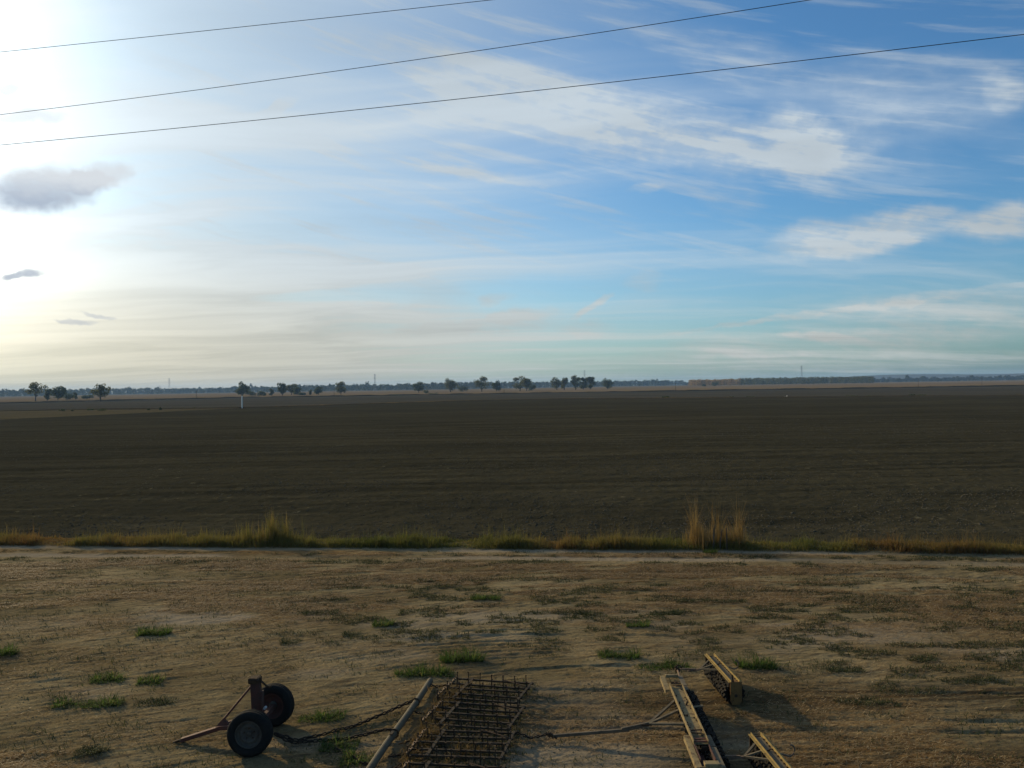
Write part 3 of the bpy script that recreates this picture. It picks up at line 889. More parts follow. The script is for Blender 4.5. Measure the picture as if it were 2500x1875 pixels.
# ------------------------------------------------------------------ loose clods of earth
def build_clods(name, n, xr, yr, size, hfun, mat, label, seed, dens):
    r = np.random.default_rng(seed)
    u = r.uniform(*xr, n)
    y = yr[0] * (yr[1] / yr[0]) ** r.random(n)
    x = u * y
    keep = r.random(n) < dens(x, y)
    x, y = x[keep], y[keep]
    n = len(x)
    s = size[0] * (size[1] / size[0]) ** (r.random(n) ** 1.6)
    base = np.array([[1, 0, 0], [0, 1, 0], [-1, 0, 0], [0, -1, 0], [0, 0, 1], [0, 0, -1.0]])
    a = r.uniform(0, 6.28, n)
    jit = r.uniform(0.55, 1.3, (n, 6, 1))
    v = base[None] * jit
    c, sn = np.cos(a)[:, None], np.sin(a)[:, None]
    vx, vy, vz = v[..., 0] * c - v[..., 1] * sn, v[..., 0] * sn + v[..., 1] * c, v[..., 2] * 0.5
    co = np.stack([vx * s[:, None] + x[:, None], vy * s[:, None] + y[:, None], vz * s[:, None] + (hfun(x, y) + s * 0.15)[:, None]], -1)
    f = np.array([[0, 1, 4], [1, 2, 4], [2, 3, 4], [3, 0, 4], [1, 0, 5], [2, 1, 5], [3, 2, 5], [0, 3, 5]])
    t = (np.arange(n)[:, None, None] * 6 + f[None]).reshape(-1, 3)
    tag(link(name, array_mesh(name, co.reshape(-1, 3), None, t), mat), label, 'clods', kind='stuff')


build_clods('field_clods', 60000, (-0.85, 0.85), (28.6, 120), (0.018, 0.07), field_height, MAT['clod'], 'earth clods lying all over the ploughed field', 5,
            lambda x, y: 0.12 + 0.88 * smooth01(fbm(x * 0.09, y * 0.13, 4, 151), 0.45, 0.68))
build_clods('yard_clods', 26000, (-0.95, 0.95), (10.8, 26.5), (0.006, 0.022), yard_height, MAT['yard_clod'], 'small crumbs of dry soil lying about the yard', 6,
            lambda x, y: 0.15 + 0.85 * smooth01(fbm(x * 0.5, y * 0.8, 4, 161), 0.45, 0.65))


# ------------------------------------------------------------------ farm implements in the yard
def ground_z(x, y):
    return float(yard_height(np.array([float(x)]), np.array([float(y)]))[0])


def child_copies(src, placements, parent):
    """the first placement uses src itself, the rest share its mesh"""
    for i, M in enumerate(placements):
        o = src
        if i:
            o = src.copy()
            COL.objects.link(o)
        o.parent = parent
        o.matrix_local = M


# --- chains
LINK_MESH = {}


def link_mesh(pitch):
    key = round(pitch, 3)
    if key not in LINK_MESH:
        L, W, r = pitch * 1.42, pitch * 0.86, pitch * 0.185
        a = W / 2 - r
        b = L / 2 - r - a
        path = []
        for k in range(4):
            t = -math.pi / 2 + math.pi * k / 3
            path.append((a * math.sin(t) * 1.0, b + a * math.cos(t)))
        path = [(a * math.cos(t), b + a * math.sin(t)) for t in (0, math.pi / 3, 2 * math.pi / 3, math.pi)] + \
               [(a * math.cos(t), -b + a * math.sin(t)) for t in (math.pi, 4 * math.pi / 3, 5 * math.pi / 3, 2 * math.pi)]
        vs, fs, n = [], [], len(path)
        for i, (px, py) in enumerate(path):
            qx, qy = path[(i + 1) % n]
            ox, oy = path[i - 1]
            tx, ty = qx - ox, qy - oy
            l = math.hypot(tx, ty)
            nx, ny = ty / l, -tx / l
            for k in range(4):
                c, s = math.cos(k * math.pi / 2), math.sin(k * math.pi / 2)
                vs.append((px + nx * c * r, py + ny * c * r, s * r))
        for i in range(n):
            j = (i + 1) % n
            for k in range(4):
                m_ = (k + 1) % 4
                fs.append((i * 4 + k, i * 4 + m_, j * 4 + m_, j * 4 + k))
        me = bpy.data.meshes.new('link')
        me.from_pydata(vs, [], fs)
        me.update()
        me.materials.append(MAT['chain'])
        LINK_MESH[key] = me
    return LINK_MESH[key]


def chain(pts, pitch, label, group, name='drag_chain'):
    pts = [Vector(p) for p in pts]
    # walk along the line in equal steps
    seg = [(pts[i + 1] - pts[i]).length for i in range(len(pts) - 1)]
    tot = sum(seg)
    n = max(2, int(tot / pitch))

    def at(d):
        for i, s in enumerate(seg):
            if d <= s or i == len(seg) - 1:
                return pts[i].lerp(pts[i + 1], min(1, d / s))
            d -= s
    root = empty(name, pts[0])
    tag(root, label, 'chain', group)
    me = link_mesh(pitch)
    rr = random.Random(len(pts) + n)
    for i in range(n):
        a, b = at(i * pitch), at((i + 1) * pitch)
        c = (a + b) / 2
        M = MB.frame(b - a) @ Matrix.Rotation((math.pi / 2 if i % 2 else 0.0) + 0.6 + rr.uniform(-0.25, 0.25), 3, 'Y')
        o = link('link', me, None, root)
        o.matrix_local = Matrix.Translation(c - pts[0] + Vector((rr.uniform(-.003, .003), rr.uniform(-.004, .004), 0))) @ M.to_4x4()
    return root


def ground_path(pts, lift=0.025, wob=0.03, n=14, seed=1):
    rr = random.Random(seed)
    out = []
    tot = len(pts) - 1
    for i in range(n + 1):
        t = i / n * tot
        k = min(int(t), tot - 1)
        f = t - k
        x = pts[k][0] * (1 - f) + pts[k + 1][0] * f
        y = pts[k][1] * (1 - f) + pts[k + 1][1] * f + rr.uniform(-wob, wob) * (0 < i < n)
        zb = pts[k][2] * (1 - f) + pts[k + 1][2] * f
        out.append((x, y, max(ground_z(x, y) + lift, zb)))
    return out


# --- two-wheeled cart
def build_cart():
    cx, cy = -4.03, 12.66
    g0 = ground_z(cx, cy)
    root = empty('wheeled_cart', (cx, cy, g0), R(-3.0))
    tag(root, 'old two-wheeled tow cart with black tyres, rusty red drawbar and upright post', 'cart')
    RT, W = 0.335, 0.20
    tyre = MB()
    prof = [(0.195, -W * 0.34), (0.215, -W * 0.46), (0.26, -W * 0.54), (0.30, -W * 0.50), (0.322, -W * 0.42), (RT, -W * 0.30),
            (RT, -W * 0.16), (RT - 0.010, -W * 0.14), (RT - 0.010, -W * 0.10), (RT + 0.002, -W * 0.08), (RT + 0.002, W * 0.08),
            (RT - 0.010, W * 0.10), (RT - 0.010, W * 0.14), (RT, W * 0.16), (RT, W * 0.30), (0.322, W * 0.42), (0.30, W * 0.50), (0.26, W * 0.54), (0.215, W * 0.46), (0.195, W * 0.34)]
    tyre.lathe(prof, 48)
    rim = MB().lathe([(0.205, -W * 0.40), (0.192, -W * 0.44), (0.186, -W * 0.38), (0.178, -W * 0.20), (0.150, -W * 0.14), (0.135, -W * 0.24), (0.120, -W * 0.26), (0.100, -W * 0.20), (0.085, -W * 0.12), (0.0, -W * 0.12)], 40)
    rim.lathe([(0.0, W * 0.05), (0.14, W * 0.05), (0.178, W * 0.22), (0.186, W * 0.38), (0.205, W * 0.40)], 40)
    hub = MB().lathe([(0.0, -0.052), (0.034, -0.052), (0.040, -0.044), (0.042, -0.012), (0.062, -0.010), (0.062, 0.06), (0.0, 0.06)], 20)
    nut = MB().tube([(0, -0.045, 0), (0, -0.015, 0)], 0.011, 6)
    tm, rm, hm_, nm = tyre.mesh('tyre', True), rim.mesh('rim', True), hub.mesh('hub', True), nut.mesh('wheel_nut')
    for (wy, flip, inner) in ((-0.53, 0.0, False), (0.55, math.pi, True)):
        wroot = empty('wheel', (0, 0, 0))
        wroot.parent = root
        wroot.location = (0.0 if not inner else -0.02, wy, RT - 0.012)
        wroot.rotation_euler = (R(-3.0 if not inner else 3.5), 0, flip + R(2 if not inner else -4))
        link('tyre', tm if not inner else tm.copy(), MAT['rubber'], wroot)
        r_ = link('rim', rm if not inner else rm.copy(), MAT['rim'] if not inner else MAT['red_dark'], wroot)
        if inner:
            r_.data.materials.clear()
            r_.data.materials.append(MAT['red_dark'])
            r_['label'] = 'dark red inner side of the rim'
        link('hub', hm_ if not inner else hm_.copy(), MAT['rim'] if not inner else MAT['red_dark'], wroot)
        for k in range(5):
            a = 2 * math.pi * k / 5 + 0.4
            link('wheel_nut', nm, MAT['rust'], wroot).location = (0.078 * math.cos(a), 0, 0.078 * math.sin(a))
    MB().bar((0, -0.46, 0.325), (0, 0.48, 0.325), 0.075, 0.075, bev=0.008).obj('axle', MAT['red_dark'], root)
    # upright post with clamp on top
    p = MB().bar((-0.12, 0.09, 0.28), (-0.14, 0.09, 0.86), 0.15, 0.10, up=(0, 1, 0), bev=0.008)
    p.bar((-0.05, 0.09, 0.30), (-0.05, 0.09, 0.72), 0.05, 0.10, up=(0, 1, 0))
    p.obj('post', MAT['red_dark'], root)
    c = MB().box((-0.15, 0.09, 0.90), (0.17, 0.15, 0.09), bev=0.012)
    c.tube([(-0.25, 0.09, 0.86), (-0.05, 0.09, 0.93)], 0.028, 8)
    c.tube([(-0.10, 0.0, 0.93), (-0.10, 0.18, 0.93)], 0.02, 8)
    c.obj('clamp', MAT['rust'], root)
    lv = MB().tube([(-0.05, 0.09, 0.88), (0.03, 0.10, 0.80), (0.07, 0.12, 0.77), (0.10, 0.12, 0.79)], 0.016, 6)
    lv.obj('latch', MAT['rust'], root)
    MB().lathe([(0.0, -0.03), (0.022, -0.03), (0.022, 0.03), (0.0, 0.03)], 10, c=(0.05, -0.02, 0.50)).obj('grease_fitting', MAT['galv'], root)
    # drawbar: two bars from the axle join into one that drops to the ground
    tip = Vector((-1.24, -0.18, 0.05))
    fork = Vector((-0.72, -0.06, 0.19))
    b = MB().bar((0, -0.30, 0.325), fork, 0.05, 0.065, bev=0.006)
    b.bar((0, 0.34, 0.325), fork + Vector((0.0, 0.05, 0)), 0.05, 0.065, bev=0.006)
    b.bar(fork + Vector((0.08, 0.0, 0.015)), tip, 0.075, 0.06, bev=0.006)
    b.add([fork + Vector(v) for v in ((0.22, -0.03, 0.05), (-0.02, 0.0, 0.02), (0.10, 0.02, 0.15), (0.22, 0.03, 0.05), (-0.02, 0.03, 0.02), (0.10, 0.05, 0.15))],
          [(0, 1, 2), (5, 4, 3), (0, 3, 4, 1), (1, 4, 5, 2), (2, 5, 3, 0)])
    b.obj('drawbar', MAT['red'], root)
    h = MB().bar(tip + Vector((0.04, 0, 0.03)), tip + Vector((-0.11, -0.05, -0.01)), 0.045, 0.018)
    h.bar(tip + Vector((0.04, 0.02, -0.02)), tip + Vector((-0.12, 0.03, -0.03)), 0.045, 0.018)
    h.obj('hitch_fork', MAT['rust'], root)
    MB().bar((-0.15, 0.09, 0.87), fork + Vector((0.06, 0.03, 0.08)), 0.032, 0.032).obj('brace', MAT['red'], root)
    rr_ = MB().bar((0.02, -0.18, 0.30), (0.22, -0.20, 0.17), 0.06, 0.05)
    rr_.obj('rear_hitch', MAT['red_dark'], root)


build_cart()

chain(ground_path([(-3.78, 12.44, 0.16), (-3.45, 12.50, 0.02), (-2.7, 13.0, 0.0), (-1.77, 13.84, 0.10)], 0.03, 0.02, 18, 3), 0.078,
      'rusty chain on the soil from the cart to the upper part of the grey pipe', 'drag chains behind the cart')
chain(ground_path([(-3.78, 12.44, 0.16), (-3.5, 12.42, 0.02), (-2.7, 12.57, 0.0), (-2.15, 12.64, 0.10), (-1.93, 12.56, 0.14)], 0.03, 0.012, 18, 4), 0.078,
      'rusty chain on the soil from the cart to the middle of the grey pipe', 'drag chains behind the cart')
chain(ground_path([(-2.80, 12.24, 0), (-2.55, 12.05, 0), (-2.3, 11.75, 0), (-2.08, 11.58, 0.05)], 0.022, 0.02, 10, 5), 0.055,
      'short loose chain in the green tuft near the lower end of the grey pipe', 'drag chains behind the cart')


def build_pipe():
    a, b = Vector((-1.60, 14.80, 0)), Vector((-2.24, 10.55, 0))
    root = empty('drag_pipe', (a.x, a.y, ground_z(a.x, a.y)))
    tag(root, 'long grey steel pipe lying along the front of the spike harrow', 'pipe')
    d = b - a
    pts = [d * t + Vector((0.012 * math.sin(t * 7), 0, 0.085)) for t in (0, .1, .2, .35, .5, .65, .8, .9, 1.0)]
    t = MB().tube(pts, 0.055, 16, cap=False)
    t.tube([pts[0], pts[1]], 0.044, 16, cap=False)
    t.obj('tube', MAT['pipe'], root, True)
    for f in (0.236, 0.525):
        c = d * f + Vector((0, 0, 0.085))
        M = MB.frame(d)
        r = MB()
        ring = []
        for k in range(17):
            an = 2 * math.pi * k / 16
            ring.append(c + M @ Vector((0.066 * math.cos(an), 0, 0.066 * math.sin(an))))
        r.tube(ring, 0.013, 6, cap=False)
        r.obj('collar', MAT['rust'], root)
    MB().box(d * 0.555 + Vector((0, 0, 0.150)), (0.05, 0.12, 0.012), MB.frame(d)).obj('lug', MAT['steel'], root)


build_pipe()


# --- spike harrow: four sections in a row
_t = MB()
_t.box((0, 0, 0.0175), (0.014, 0.014, 0.215))
_t.box((0, 0, 0.130), (0.026, 0.026, 0.014))
_t.add([(-0.008, -0.008, -0.09), (0.008, -0.008, -0.09), (0.008, 0.008, -0.09), (-0.008, 0.008, -0.09), (0, 0, -0.15)], [(0, 4, 1), (1, 4, 2), (2, 4, 3), (3, 4, 0)])
TOOTH_MESH = _t.mesh('tooth')
TOOTH_MESH.materials.append(MAT['rust'])


def harrow_section(cx, cy, rot, nb, pitch, length, label, seed):
    rr = random.Random(seed)
    g0 = ground_z(cx, cy)
    root = empty('spike_harrow_section', (cx, cy, g0), rot)
    tag(root, label, 'harrow', 'spike harrow sections chained side by side')
    zb = 0.155
    depth = pitch * (nb - 1)
    for i in range(nb):
        y = depth / 2 - i * pitch + rr.uniform(-0.012, 0.012)
        sk = -0.09 * (i / max(1, nb - 1))
        x0, x1 = sk, sk + length
        dz = rr.uniform(-0.008, 0.008)
        bar = MB().bar((x0, y, zb + dz), (x1, y + rr.uniform(-0.015, 0.015), zb + dz + rr.uniform(-0.01, 0.01)), 0.032, 0.028)
        bo = bar.obj('tooth_bar', MAT['steel'], root)
        off = 0.10 if i % 2 else 0.02
        k = 0
        while True:
            x = x0 + off + k * 0.215
            if x > x1 - 0.01:
                break
            o = link('tooth', TOOTH_MESH, None, bo)
            o.matrix_local = Matrix.Translation((x, y - 0.022, zb + dz + rr.uniform(-0.015, 0.015))) @ Matrix.Rotation(rr.uniform(-0.10, 0.10), 4, 'X') @ Matrix.Rotation(rr.uniform(-0.07, 0.07), 4, 'Y')
            k += 1
        # plate with holes at the leading end of the bar
        if i < nb - 1:
            pl = MB()
            yy0, yy1 = y - 0.02, y - pitch * 0.92
            x2 = x0 - 0.015
            ym = (yy0 + yy1) / 2
            h1 = 0.024
            pl.add([(x2, yy0, zb + 0.03), (x2 - 0.01, ym, zb + 0.055), (x2 - 0.02, yy1, zb + 0.03), (x2 - 0.02, yy1, zb - 0.03), (x2 - 0.01, ym, zb - 0.04), (x2, yy0, zb - 0.03),
                    (x2 + 0.03, yy0, zb + 0.045), (x2 + 0.05, ym, zb + 0.065), (x2 + 0.01, yy1, zb + 0.045)],
                   [(0, 1, 4, 5), (1, 2, 3, 4), (0, 6, 7, 1), (1, 7, 8, 2)])
            po = pl.obj('end_plate', MAT['plate'], root)
            for q in (0.3, 0.7):
                MB().box((x2 + 0.024 - 0.012 * q, yy0 + (yy1 - yy0) * q, zb + 0.058), (0.016, 0.018, 0.016)).obj('bolt', MAT['iron'], po)
    y1, y0 = depth / 2 + 0.03, -depth / 2 - 0.03
    MB().bar((0.30, y1, zb + 0.022), (0.21, y0, zb + 0.022), 0.05, 0.010).obj('top_strap', MAT['steel'], root)
    MB().bar((length - 0.03, y1, zb + 0.020), (length - 0.13, y0, zb + 0.020), 0.040, 0.012).obj('rear_strap', MAT['steel'], root)
    MB().bar((length * 0.60, y1 - 0.02, zb + 0.036), (length - 0.10, y1 - 0.25, zb + 0.030), 0.03, 0.008).obj('diagonal_strap', MAT['rust'], root)
    return root


HS = [(-1.20, 14.30, R(-12.5), 5, 0.225, 1.44, 'spike harrow section farthest from the camera, first in the row by the green tufts', 1),
      (-1.36, 13.20, R(-11.0), 5, 0.215, 1.45, 'second spike harrow section from the far end of the row', 2),
      (-1.49, 12.14, R(-6.5), 5, 0.215, 1.43, 'third spike harrow section from the far end, clogged with dry grass', 3),
      (-1.62, 11.05, R(-7.0), 5, 0.215, 1.42, 'nearest spike harrow section, cut off by the bottom of the picture', 4)]
for h_ in HS:
    harrow_section(*h_)
for (x0, y0, x1, y1, lb) in ((-1.28, 14.45, -1.60, 14.60, 'farthest of the short chains between grey pipe and harrow'), (-1.40, 13.20, -1.76, 13.45, 'short chain between grey pipe and second harrow section'),
                             (-1.46, 12.42, -1.84, 12.20, 'short chain between grey pipe and third harrow section, upper one'), (-1.54, 11.98, -1.92, 11.82, 'short chain between grey pipe and third harrow section, lower one'),
                             (-1.62, 11.50, -2.00, 11.30, 'short chain between grey pipe and nearest harrow section')):
    chain([(x0, y0, ground_z(x0, y0) + 0.16), ((x0 + x1) / 2, (y0 + y1) / 2 + 0.02, ground_z(x0, y0) + 0.09), (x1, y1, ground_z(x1, y1) + 0.09)], 0.06, lb, 'short chains between pipe and harrow', 'short_chain')


def build_tangle():
    sets = []
    for (cx, cy, sx, sy, n, z) in ((-1.16, 14.05, 0.12, 0.22, 380, 0.15), (-1.32, 13.55, 0.07, 0.2, 180, 0.14), (-1.44, 12.95, 0.08, 0.18, 300, 0.14), (-1.38, 12.52, 0.10, 0.10, 420, 0.15),
                                   (-1.50, 12.2, 0.06, 0.2, 160, 0.12), (-1.62, 11.75, 0.07, 0.25, 240, 0.13), (-0.75, 12.0, 0.12, 0.07, 200, 0.13), (-1.0, 11.5, 0.12, 0.08, 90, 0.10)):
        x, y = rng.normal(cx, sx, n), rng.normal(cy, sy, n)
        zz = yard_height(x, y) + rng.uniform(0.0, z, n)
        sets.append(blades(n, x, y, zz, rng.uniform(0.05, 0.16, n), rng.uniform(0.006, 0.011, n), rng.uniform(0.6, 2.6, n), rng.uniform(0, 6.28, n), np.clip(rng.normal(0.35, 0.22, n), 0, 1)))
    tag(blade_obj('tangled_dry_grass', MAT['grass_dry'], sets), 'rust-coloured dry grass caught between the harrow bars', 'dry grass', kind='stuff')


build_tangle()


# --- toothed rollers
def ring_mesh(r, w, teeth, name):
    m = MB()
    n = teeth * 4
    prof = []
    for k in range(n):
        a = 2 * math.pi * k / n
        rr = r if k % 4 in (1, 2) else r - 0.026
        prof.append((a, rr))
    vs, fs = [], []
    for side, ww in ((-1, w / 2), (1, w / 2)):
        for (a, rr) in prof:
            vs.append((0.55 * r * math.cos(a), side * ww * 0.35, 0.55 * r * math.sin(a)))
        for (a, rr) in prof:
            vs.append((rr * math.cos(a), side * ww * (0.9 if rr < r else 0.55), rr * math.sin(a)))
    for k in range(n):
        j = (k + 1) % n
        fs += [(k, j, n + j, n + k), (2 * n + k, 3 * n + k, 3 * n + j, 2 * n + j), (n + k, n + j, 3 * n + j, 3 * n + k)]
    m.add(vs, fs)
    me = m.mesh(name)
    me.materials.append(MAT['iron'])
    return me


RING = ring_mesh(0.190, 0.088, 14, 'roller_ring')


def rings(root, y0, y1, xc, zc, pitch, seed, size=1.0):
    rr = random.Random(seed)
    y = y0
    while y <= y1:
        o = link('roller_ring', RING, None, root)
        o.matrix_local = Matrix.Translation((xc, y, zc + rr.uniform(-0.006, 0.006))) @ Matrix.Rotation(rr.uniform(0, 6.28), 4, 'Y') @ Matrix.Rotation(rr.uniform(-0.03, 0.03), 4, 'Z') @ Matrix.Diagonal((size, 1, size, 1))
        y += pitch
    MB().tube([(xc, y0 - 0.12, zc), (xc, y1 + 0.12, zc)], 0.028, 10).obj('roller_shaft', MAT['rust'], root)


def build_long_roller():
    near, far = Vector((2.565, 10.62)), Vector((2.70, 13.98))
    L = (far - near).length
    rz = math.atan2(far.y - near.y, far.x - near.x) - math.pi / 2
    g0 = ground_z(2.62, 12.3)
    root = empty('long_field_roller', (near.x, near.y, g0), rz)
    tag(root, 'long faded yellow field roller with toothed iron rings and three-bar drawbar', 'field roller')
    zt = 0.43
    rings(root, 0.42, 2.80, 0.15, 0.20, 0.088, 5, 1.09)
    ch = MB()
    w = 0.195
    ch.box((0, 1.76, zt), (w, 2.16, 0.012))
    ch.box((-w / 2 - 0.006, 1.76, zt + 0.018), (0.012, 2.18, 0.075))
    ch.box((w / 2 + 0.006, 1.76, zt + 0.018), (0.012, 2.18, 0.075))
    ch.obj('channel', MAT['yellow'], root)
    for yy in (0.62, 2.90):                                      # hanging bearing plates
        MB().box((0.09, yy, 0.28), (0.20, 0.014, 0.30)).obj('bearing_plate', MAT['rust'], root)
    # frames at both ends, wider than the channel
    for (y0, y1) in ((0.0, 0.98), (2.72, L)):
        for s in (-1, 1):
            r_ = MB().bar((s * 0.155, y0, zt - 0.01), (s * 0.155, y1, zt - 0.01), 0.075, 0.012)
            r_.bar((s * 0.190, y0, zt - 0.045), (s * 0.190, y1, zt - 0.045), 0.012, 0.07)
            r_.obj('side_rail', MAT['yellow'] if s < 0 else MAT['tray'], root)
    MB().bar((-0.11, L - 0.05, zt + 0.010), (0.11, L - 0.05, zt + 0.010), 0.06, 0.045, bev=0.004).obj('end_crossbar', MAT['yellow'], root)
    e = MB().box((0.02, 0.06, zt + 0.012), (0.20, 0.115, 0.05), bev=0.006)
    e.box((0.0, 0.0, zt - 0.06), (0.30, 0.016, 0.13))
    e.obj('end_crossbar', MAT['yellow'], root)
    bx = MB()
    bx.box((0, 0.42, zt - 0.12), (0.19, 0.42, 0.012))
    bx.box((-0.10, 0.42, zt - 0.05), (0.012, 0.46, 0.14))
    bx.box((0.10, 0.42, zt - 0.05), (0.012, 0.46, 0.14))
    bx.obj('weight_box', MAT['red_dark'], root)
    br = MB()
    for yy in (0.70, 0.78):
        br.bar((-0.09, yy, zt + 0.03), (0.09, yy + 0.01, zt + 0.03), 0.030, 0.014)
    br.obj('bracket', MAT['red'], root)
    for (yy, sgn) in ((1.02, 1), (2.84, -1)):                    # small rod brackets inside the channel
        b = MB().tube([(-0.085, yy, zt + 0.05), (0.085, yy + 0.02, zt + 0.05)], 0.010, 6)
        b.tube([(-0.01, yy - 0.10, zt + 0.045), (-0.01, yy + 0.10, zt + 0.045)], 0.010, 6)
        b.tube([(0.05, yy - 0.12 * sgn, zt + 0.05), (0.05, yy, zt + 0.05)], 0.009, 6)
        b.tube([(-0.08, yy - 0.07 * sgn, zt + 0.045), (0.06, yy - 0.09 * sgn, zt + 0.045)], 0.009, 6)
        b.obj('rod_bracket', MAT['rust'], root)
    bt = MB()
    rr = random.Random(9)
    for k in range(22):
        yy = 0.85 + k * 0.088
        s = rr.choice((-1, 1))
        bt.tube([(s * rr.uniform(0.05, 0.085), yy, zt + 0.006), (s * 0.07, yy, zt + 0.020)], 0.010, 6)
    bt.tube([(0.03, 2.05, zt), (0.05, 2.05, zt + 0.06)], 0.014, 6)
    bt.tube([(-0.06, 2.12, zt), (-0.06, 2.12, zt + 0.035)], 0.014, 6)
    bt.tube([(-0.03, 1.62, zt), (-0.03, 1.62, zt + 0.035)], 0.014, 6)
    bt.obj('bolts', MAT['rust'], root)
    MB().bar((0.06, 2.03, zt - 0.03), (0.30, 2.10, zt - 0.02), 0.05, 0.014).obj('rear_lug', MAT['tray'], root)
    # drawbar: three bars meeting at one point, then a long beam down to the ground
    inv = Matrix.Rotation(-rz, 3, 'Z')

    def loc(x, y, z):
        v = inv @ Vector((x - near.x, y - near.y, 0))
        return Vector((v.x, v.y, z))
    apex = loc(2.02, 12.33, 0.29)
    for (yl) in (2.30, 1.92, 1.40):
        MB().bar((-0.105, yl, zt - 0.02), apex, 0.038, 0.030).obj('drawbar_strut', MAT['tray'], root)
    MB().box(apex + Vector((-0.03, 0, 0)), (0.16, 0.09, 0.02)).obj('drawbar_plate', MAT['rust'], root)
    j = loc(1.60, 12.30, 0.22)
    e_ = loc(0.55, 12.42, 0.09)
    MB().bar(apex, j, 0.045, 0.06, bev=0.006).bar(j + Vector((0.12, 0, 0.0)), e_, 0.046, 0.046, bev=0.006).obj('beam', MAT['wood'], root)
    h = MB()
    for k in range(3):
        h.bar(e_ + Vector((0.06 - 0.05 * k, -0.03 + 0.02 * k, -0.02)), e_ + Vector((-0.05 - 0.03 * k, 0.03, 0.03)), 0.03, 0.03)
    h.obj('coupling', MAT['rust'], root)


build_long_roller()
chain(ground_path([(0.50, 12.43, 0.09), (0.2, 12.45, 0.02), (-0.10, 12.50, 0.12)], 0.03, 0.01, 8, 8), 0.055, 'thin chain linking the long roller drawbar to the harrow', 'drag chains behind the cart')


def build_short_roller(nx, ny, label, seed):
    """two yellow angle rails over a gang of toothed rings, three-bar hitch on the left"""
    L = 1.42
    g0 = ground_z(nx, ny + 0.7)
    rz = R(3.2)
    root = empty('short_field_roller', (nx, ny, g0), rz)
    tag(root, label, 'field roller', 'short field rollers trailing the long one')
    zt = 0.40
    rings(root, 0.10, 1.30, 0.0, 0.188, 0.088, seed)
    for s in (-1, 1):
        r_ = MB().bar((s * 0.092, 0.0, zt + 0.012), (s * 0.092, L, zt + 0.012), 0.042, 0.010)
        r_.bar((s * 0.073, 0.0, zt + 0.012), (s * 0.073, L, zt + 0.012), 0.010, 0.055)
        r_.obj('rail', MAT['gold'], root)
    MB().box((0, L / 2 - 0.02, zt - 0.008), (0.134, L - 0.10, 0.010)).obj('tray', MAT['tray'], root)
    bt = MB()
    rr = random.Random(seed + 3)
    for k in range(12):
        bt.tube([(0.055, 0.1 + k * 0.105, zt - 0.004), (0.055, 0.1 + k * 0.105, zt + 0.012)], 0.011, 6)
    bt.tube([(-0.03, 0.9, zt), (0.03, 0.92, zt + 0.02)], 0.010, 6)
    bt.obj('bolts', MAT['rust'], root)
    cap = MB()
    cap.add([(-0.095, 0.0, zt + 0.02), (0.105, 0.0, zt + 0.02), (0.105, 0.0, 0.10), (0.06, 0.0, 0.035), (-0.06, 0.0, 0.035), (-0.095, 0.0, 0.10),
             (-0.095, -0.016, zt + 0.02), (0.105, -0.016, zt + 0.02), (0.105, -0.016, 0.10), (0.06, -0.016, 0.035), (-0.06, -0.016, 0.035), (-0.095, -0.016, 0.10)],
            [(0, 1, 2, 3, 4, 5), (11, 10, 9, 8, 7, 6), (0, 6, 7, 1), (1, 7, 8, 2), (2, 8, 9, 3), (3, 9, 10, 4), (4, 10, 11, 5), (5, 11, 6, 0)])
    cap.box((0.0, 0.06, zt + 0.0), (0.17, 0.14, 0.012))
    cap.obj('end_plate', MAT['amber'], root)
    fc = MB().box((-0.02, L - 0.02, 0.24), (0.16, 0.014, 0.30))
    fc.obj('far_end_plate', MAT['rust'], root)
    MB().bar((-0.03, 0.03, zt + 0.01), (-0.04, 0.06, zt + 0.12), 0.03, 0.012).obj('lug', MAT['rust'], root)
    apex = Vector((-0.33, 0.98, 0.30))
    for yl in (1.16, 0.92, 0.66):
        MB().bar((-0.10, yl, zt - 0.005), apex, 0.030, 0.024).obj('hitch_strut', MAT['tray'], root)
    MB().bar(apex + Vector((0.04, 0, 0)), apex + Vector((-0.22, 0.0, -0.02)), 0.034, 0.026).obj('hitch_bar', MAT['plate'], root)
    # curved hook behind
    hk = MB()
    hk.bar((0.10, 0.92, zt - 0.03), (0.30, 0.93, 0.30), 0.034, 0.016)
    arc = [Vector((0.30, 0.93, 0.30)) + Vector((0.08 * math.sin(t), 0.03 * math.sin(t), 0.08 - 0.08 * math.cos(t))) for t in [k * 0.45 for k in range(8)]]
    hk.tube(arc, 0.014, 6)
    hk.obj('rear_hook', MAT['plate'], root)
    return root


build_short_roller(3.72, 13.60, 'short yellow roller behind the far end of the long one, all of it in view', 11)
build_short_roller(3.54, 10.20, 'short yellow roller at the bottom edge of the picture, near end cut off', 12)
for (pts, lb) in (([(2.86, 14.02, 0.36), (2.90, 14.42, 0.34), (3.02, 14.52, 0.32), (3.26, 14.54, 0.30)], 'bent steel rod joining the long roller to the upper short roller'),
                  ([(2.70, 10.98, 0.36), (2.80, 11.15, 0.30), (3.02, 11.16, 0.29), (3.10, 11.15, 0.29)], 'steel rod joining the long roller to the bottom short roller')):
    rt = empty('coupling_rod', pts[0])
    tag(rt, lb, 'rod', 'rods between the rollers')
    P = [Vector(p) - Vector(pts[0]) for p in pts]
    MB().tube(P[:2], 0.018, 8).bar(P[1], P[2], 0.03, 0.02).bar(P[2] - (P[2] - P[1]) * 0.05, P[3], 0.03, 0.024).obj('rod', MAT['plate'], rt)
    k = MB()
    k.lathe([(0.0, -0.03), (0.045, -0.03), (0.045, 0.03), (0.0, 0.03)], 12, c=P[1])
    k.tube([P[1] + Vector((-0.05, 0, 0.04)), P[1] + Vector((0.03, 0.05, 0.07)), P[1] + Vector((0.09, 0.02, 0.02))], 0.012, 6)
    k.obj('shackle', MAT['rust'], rt)


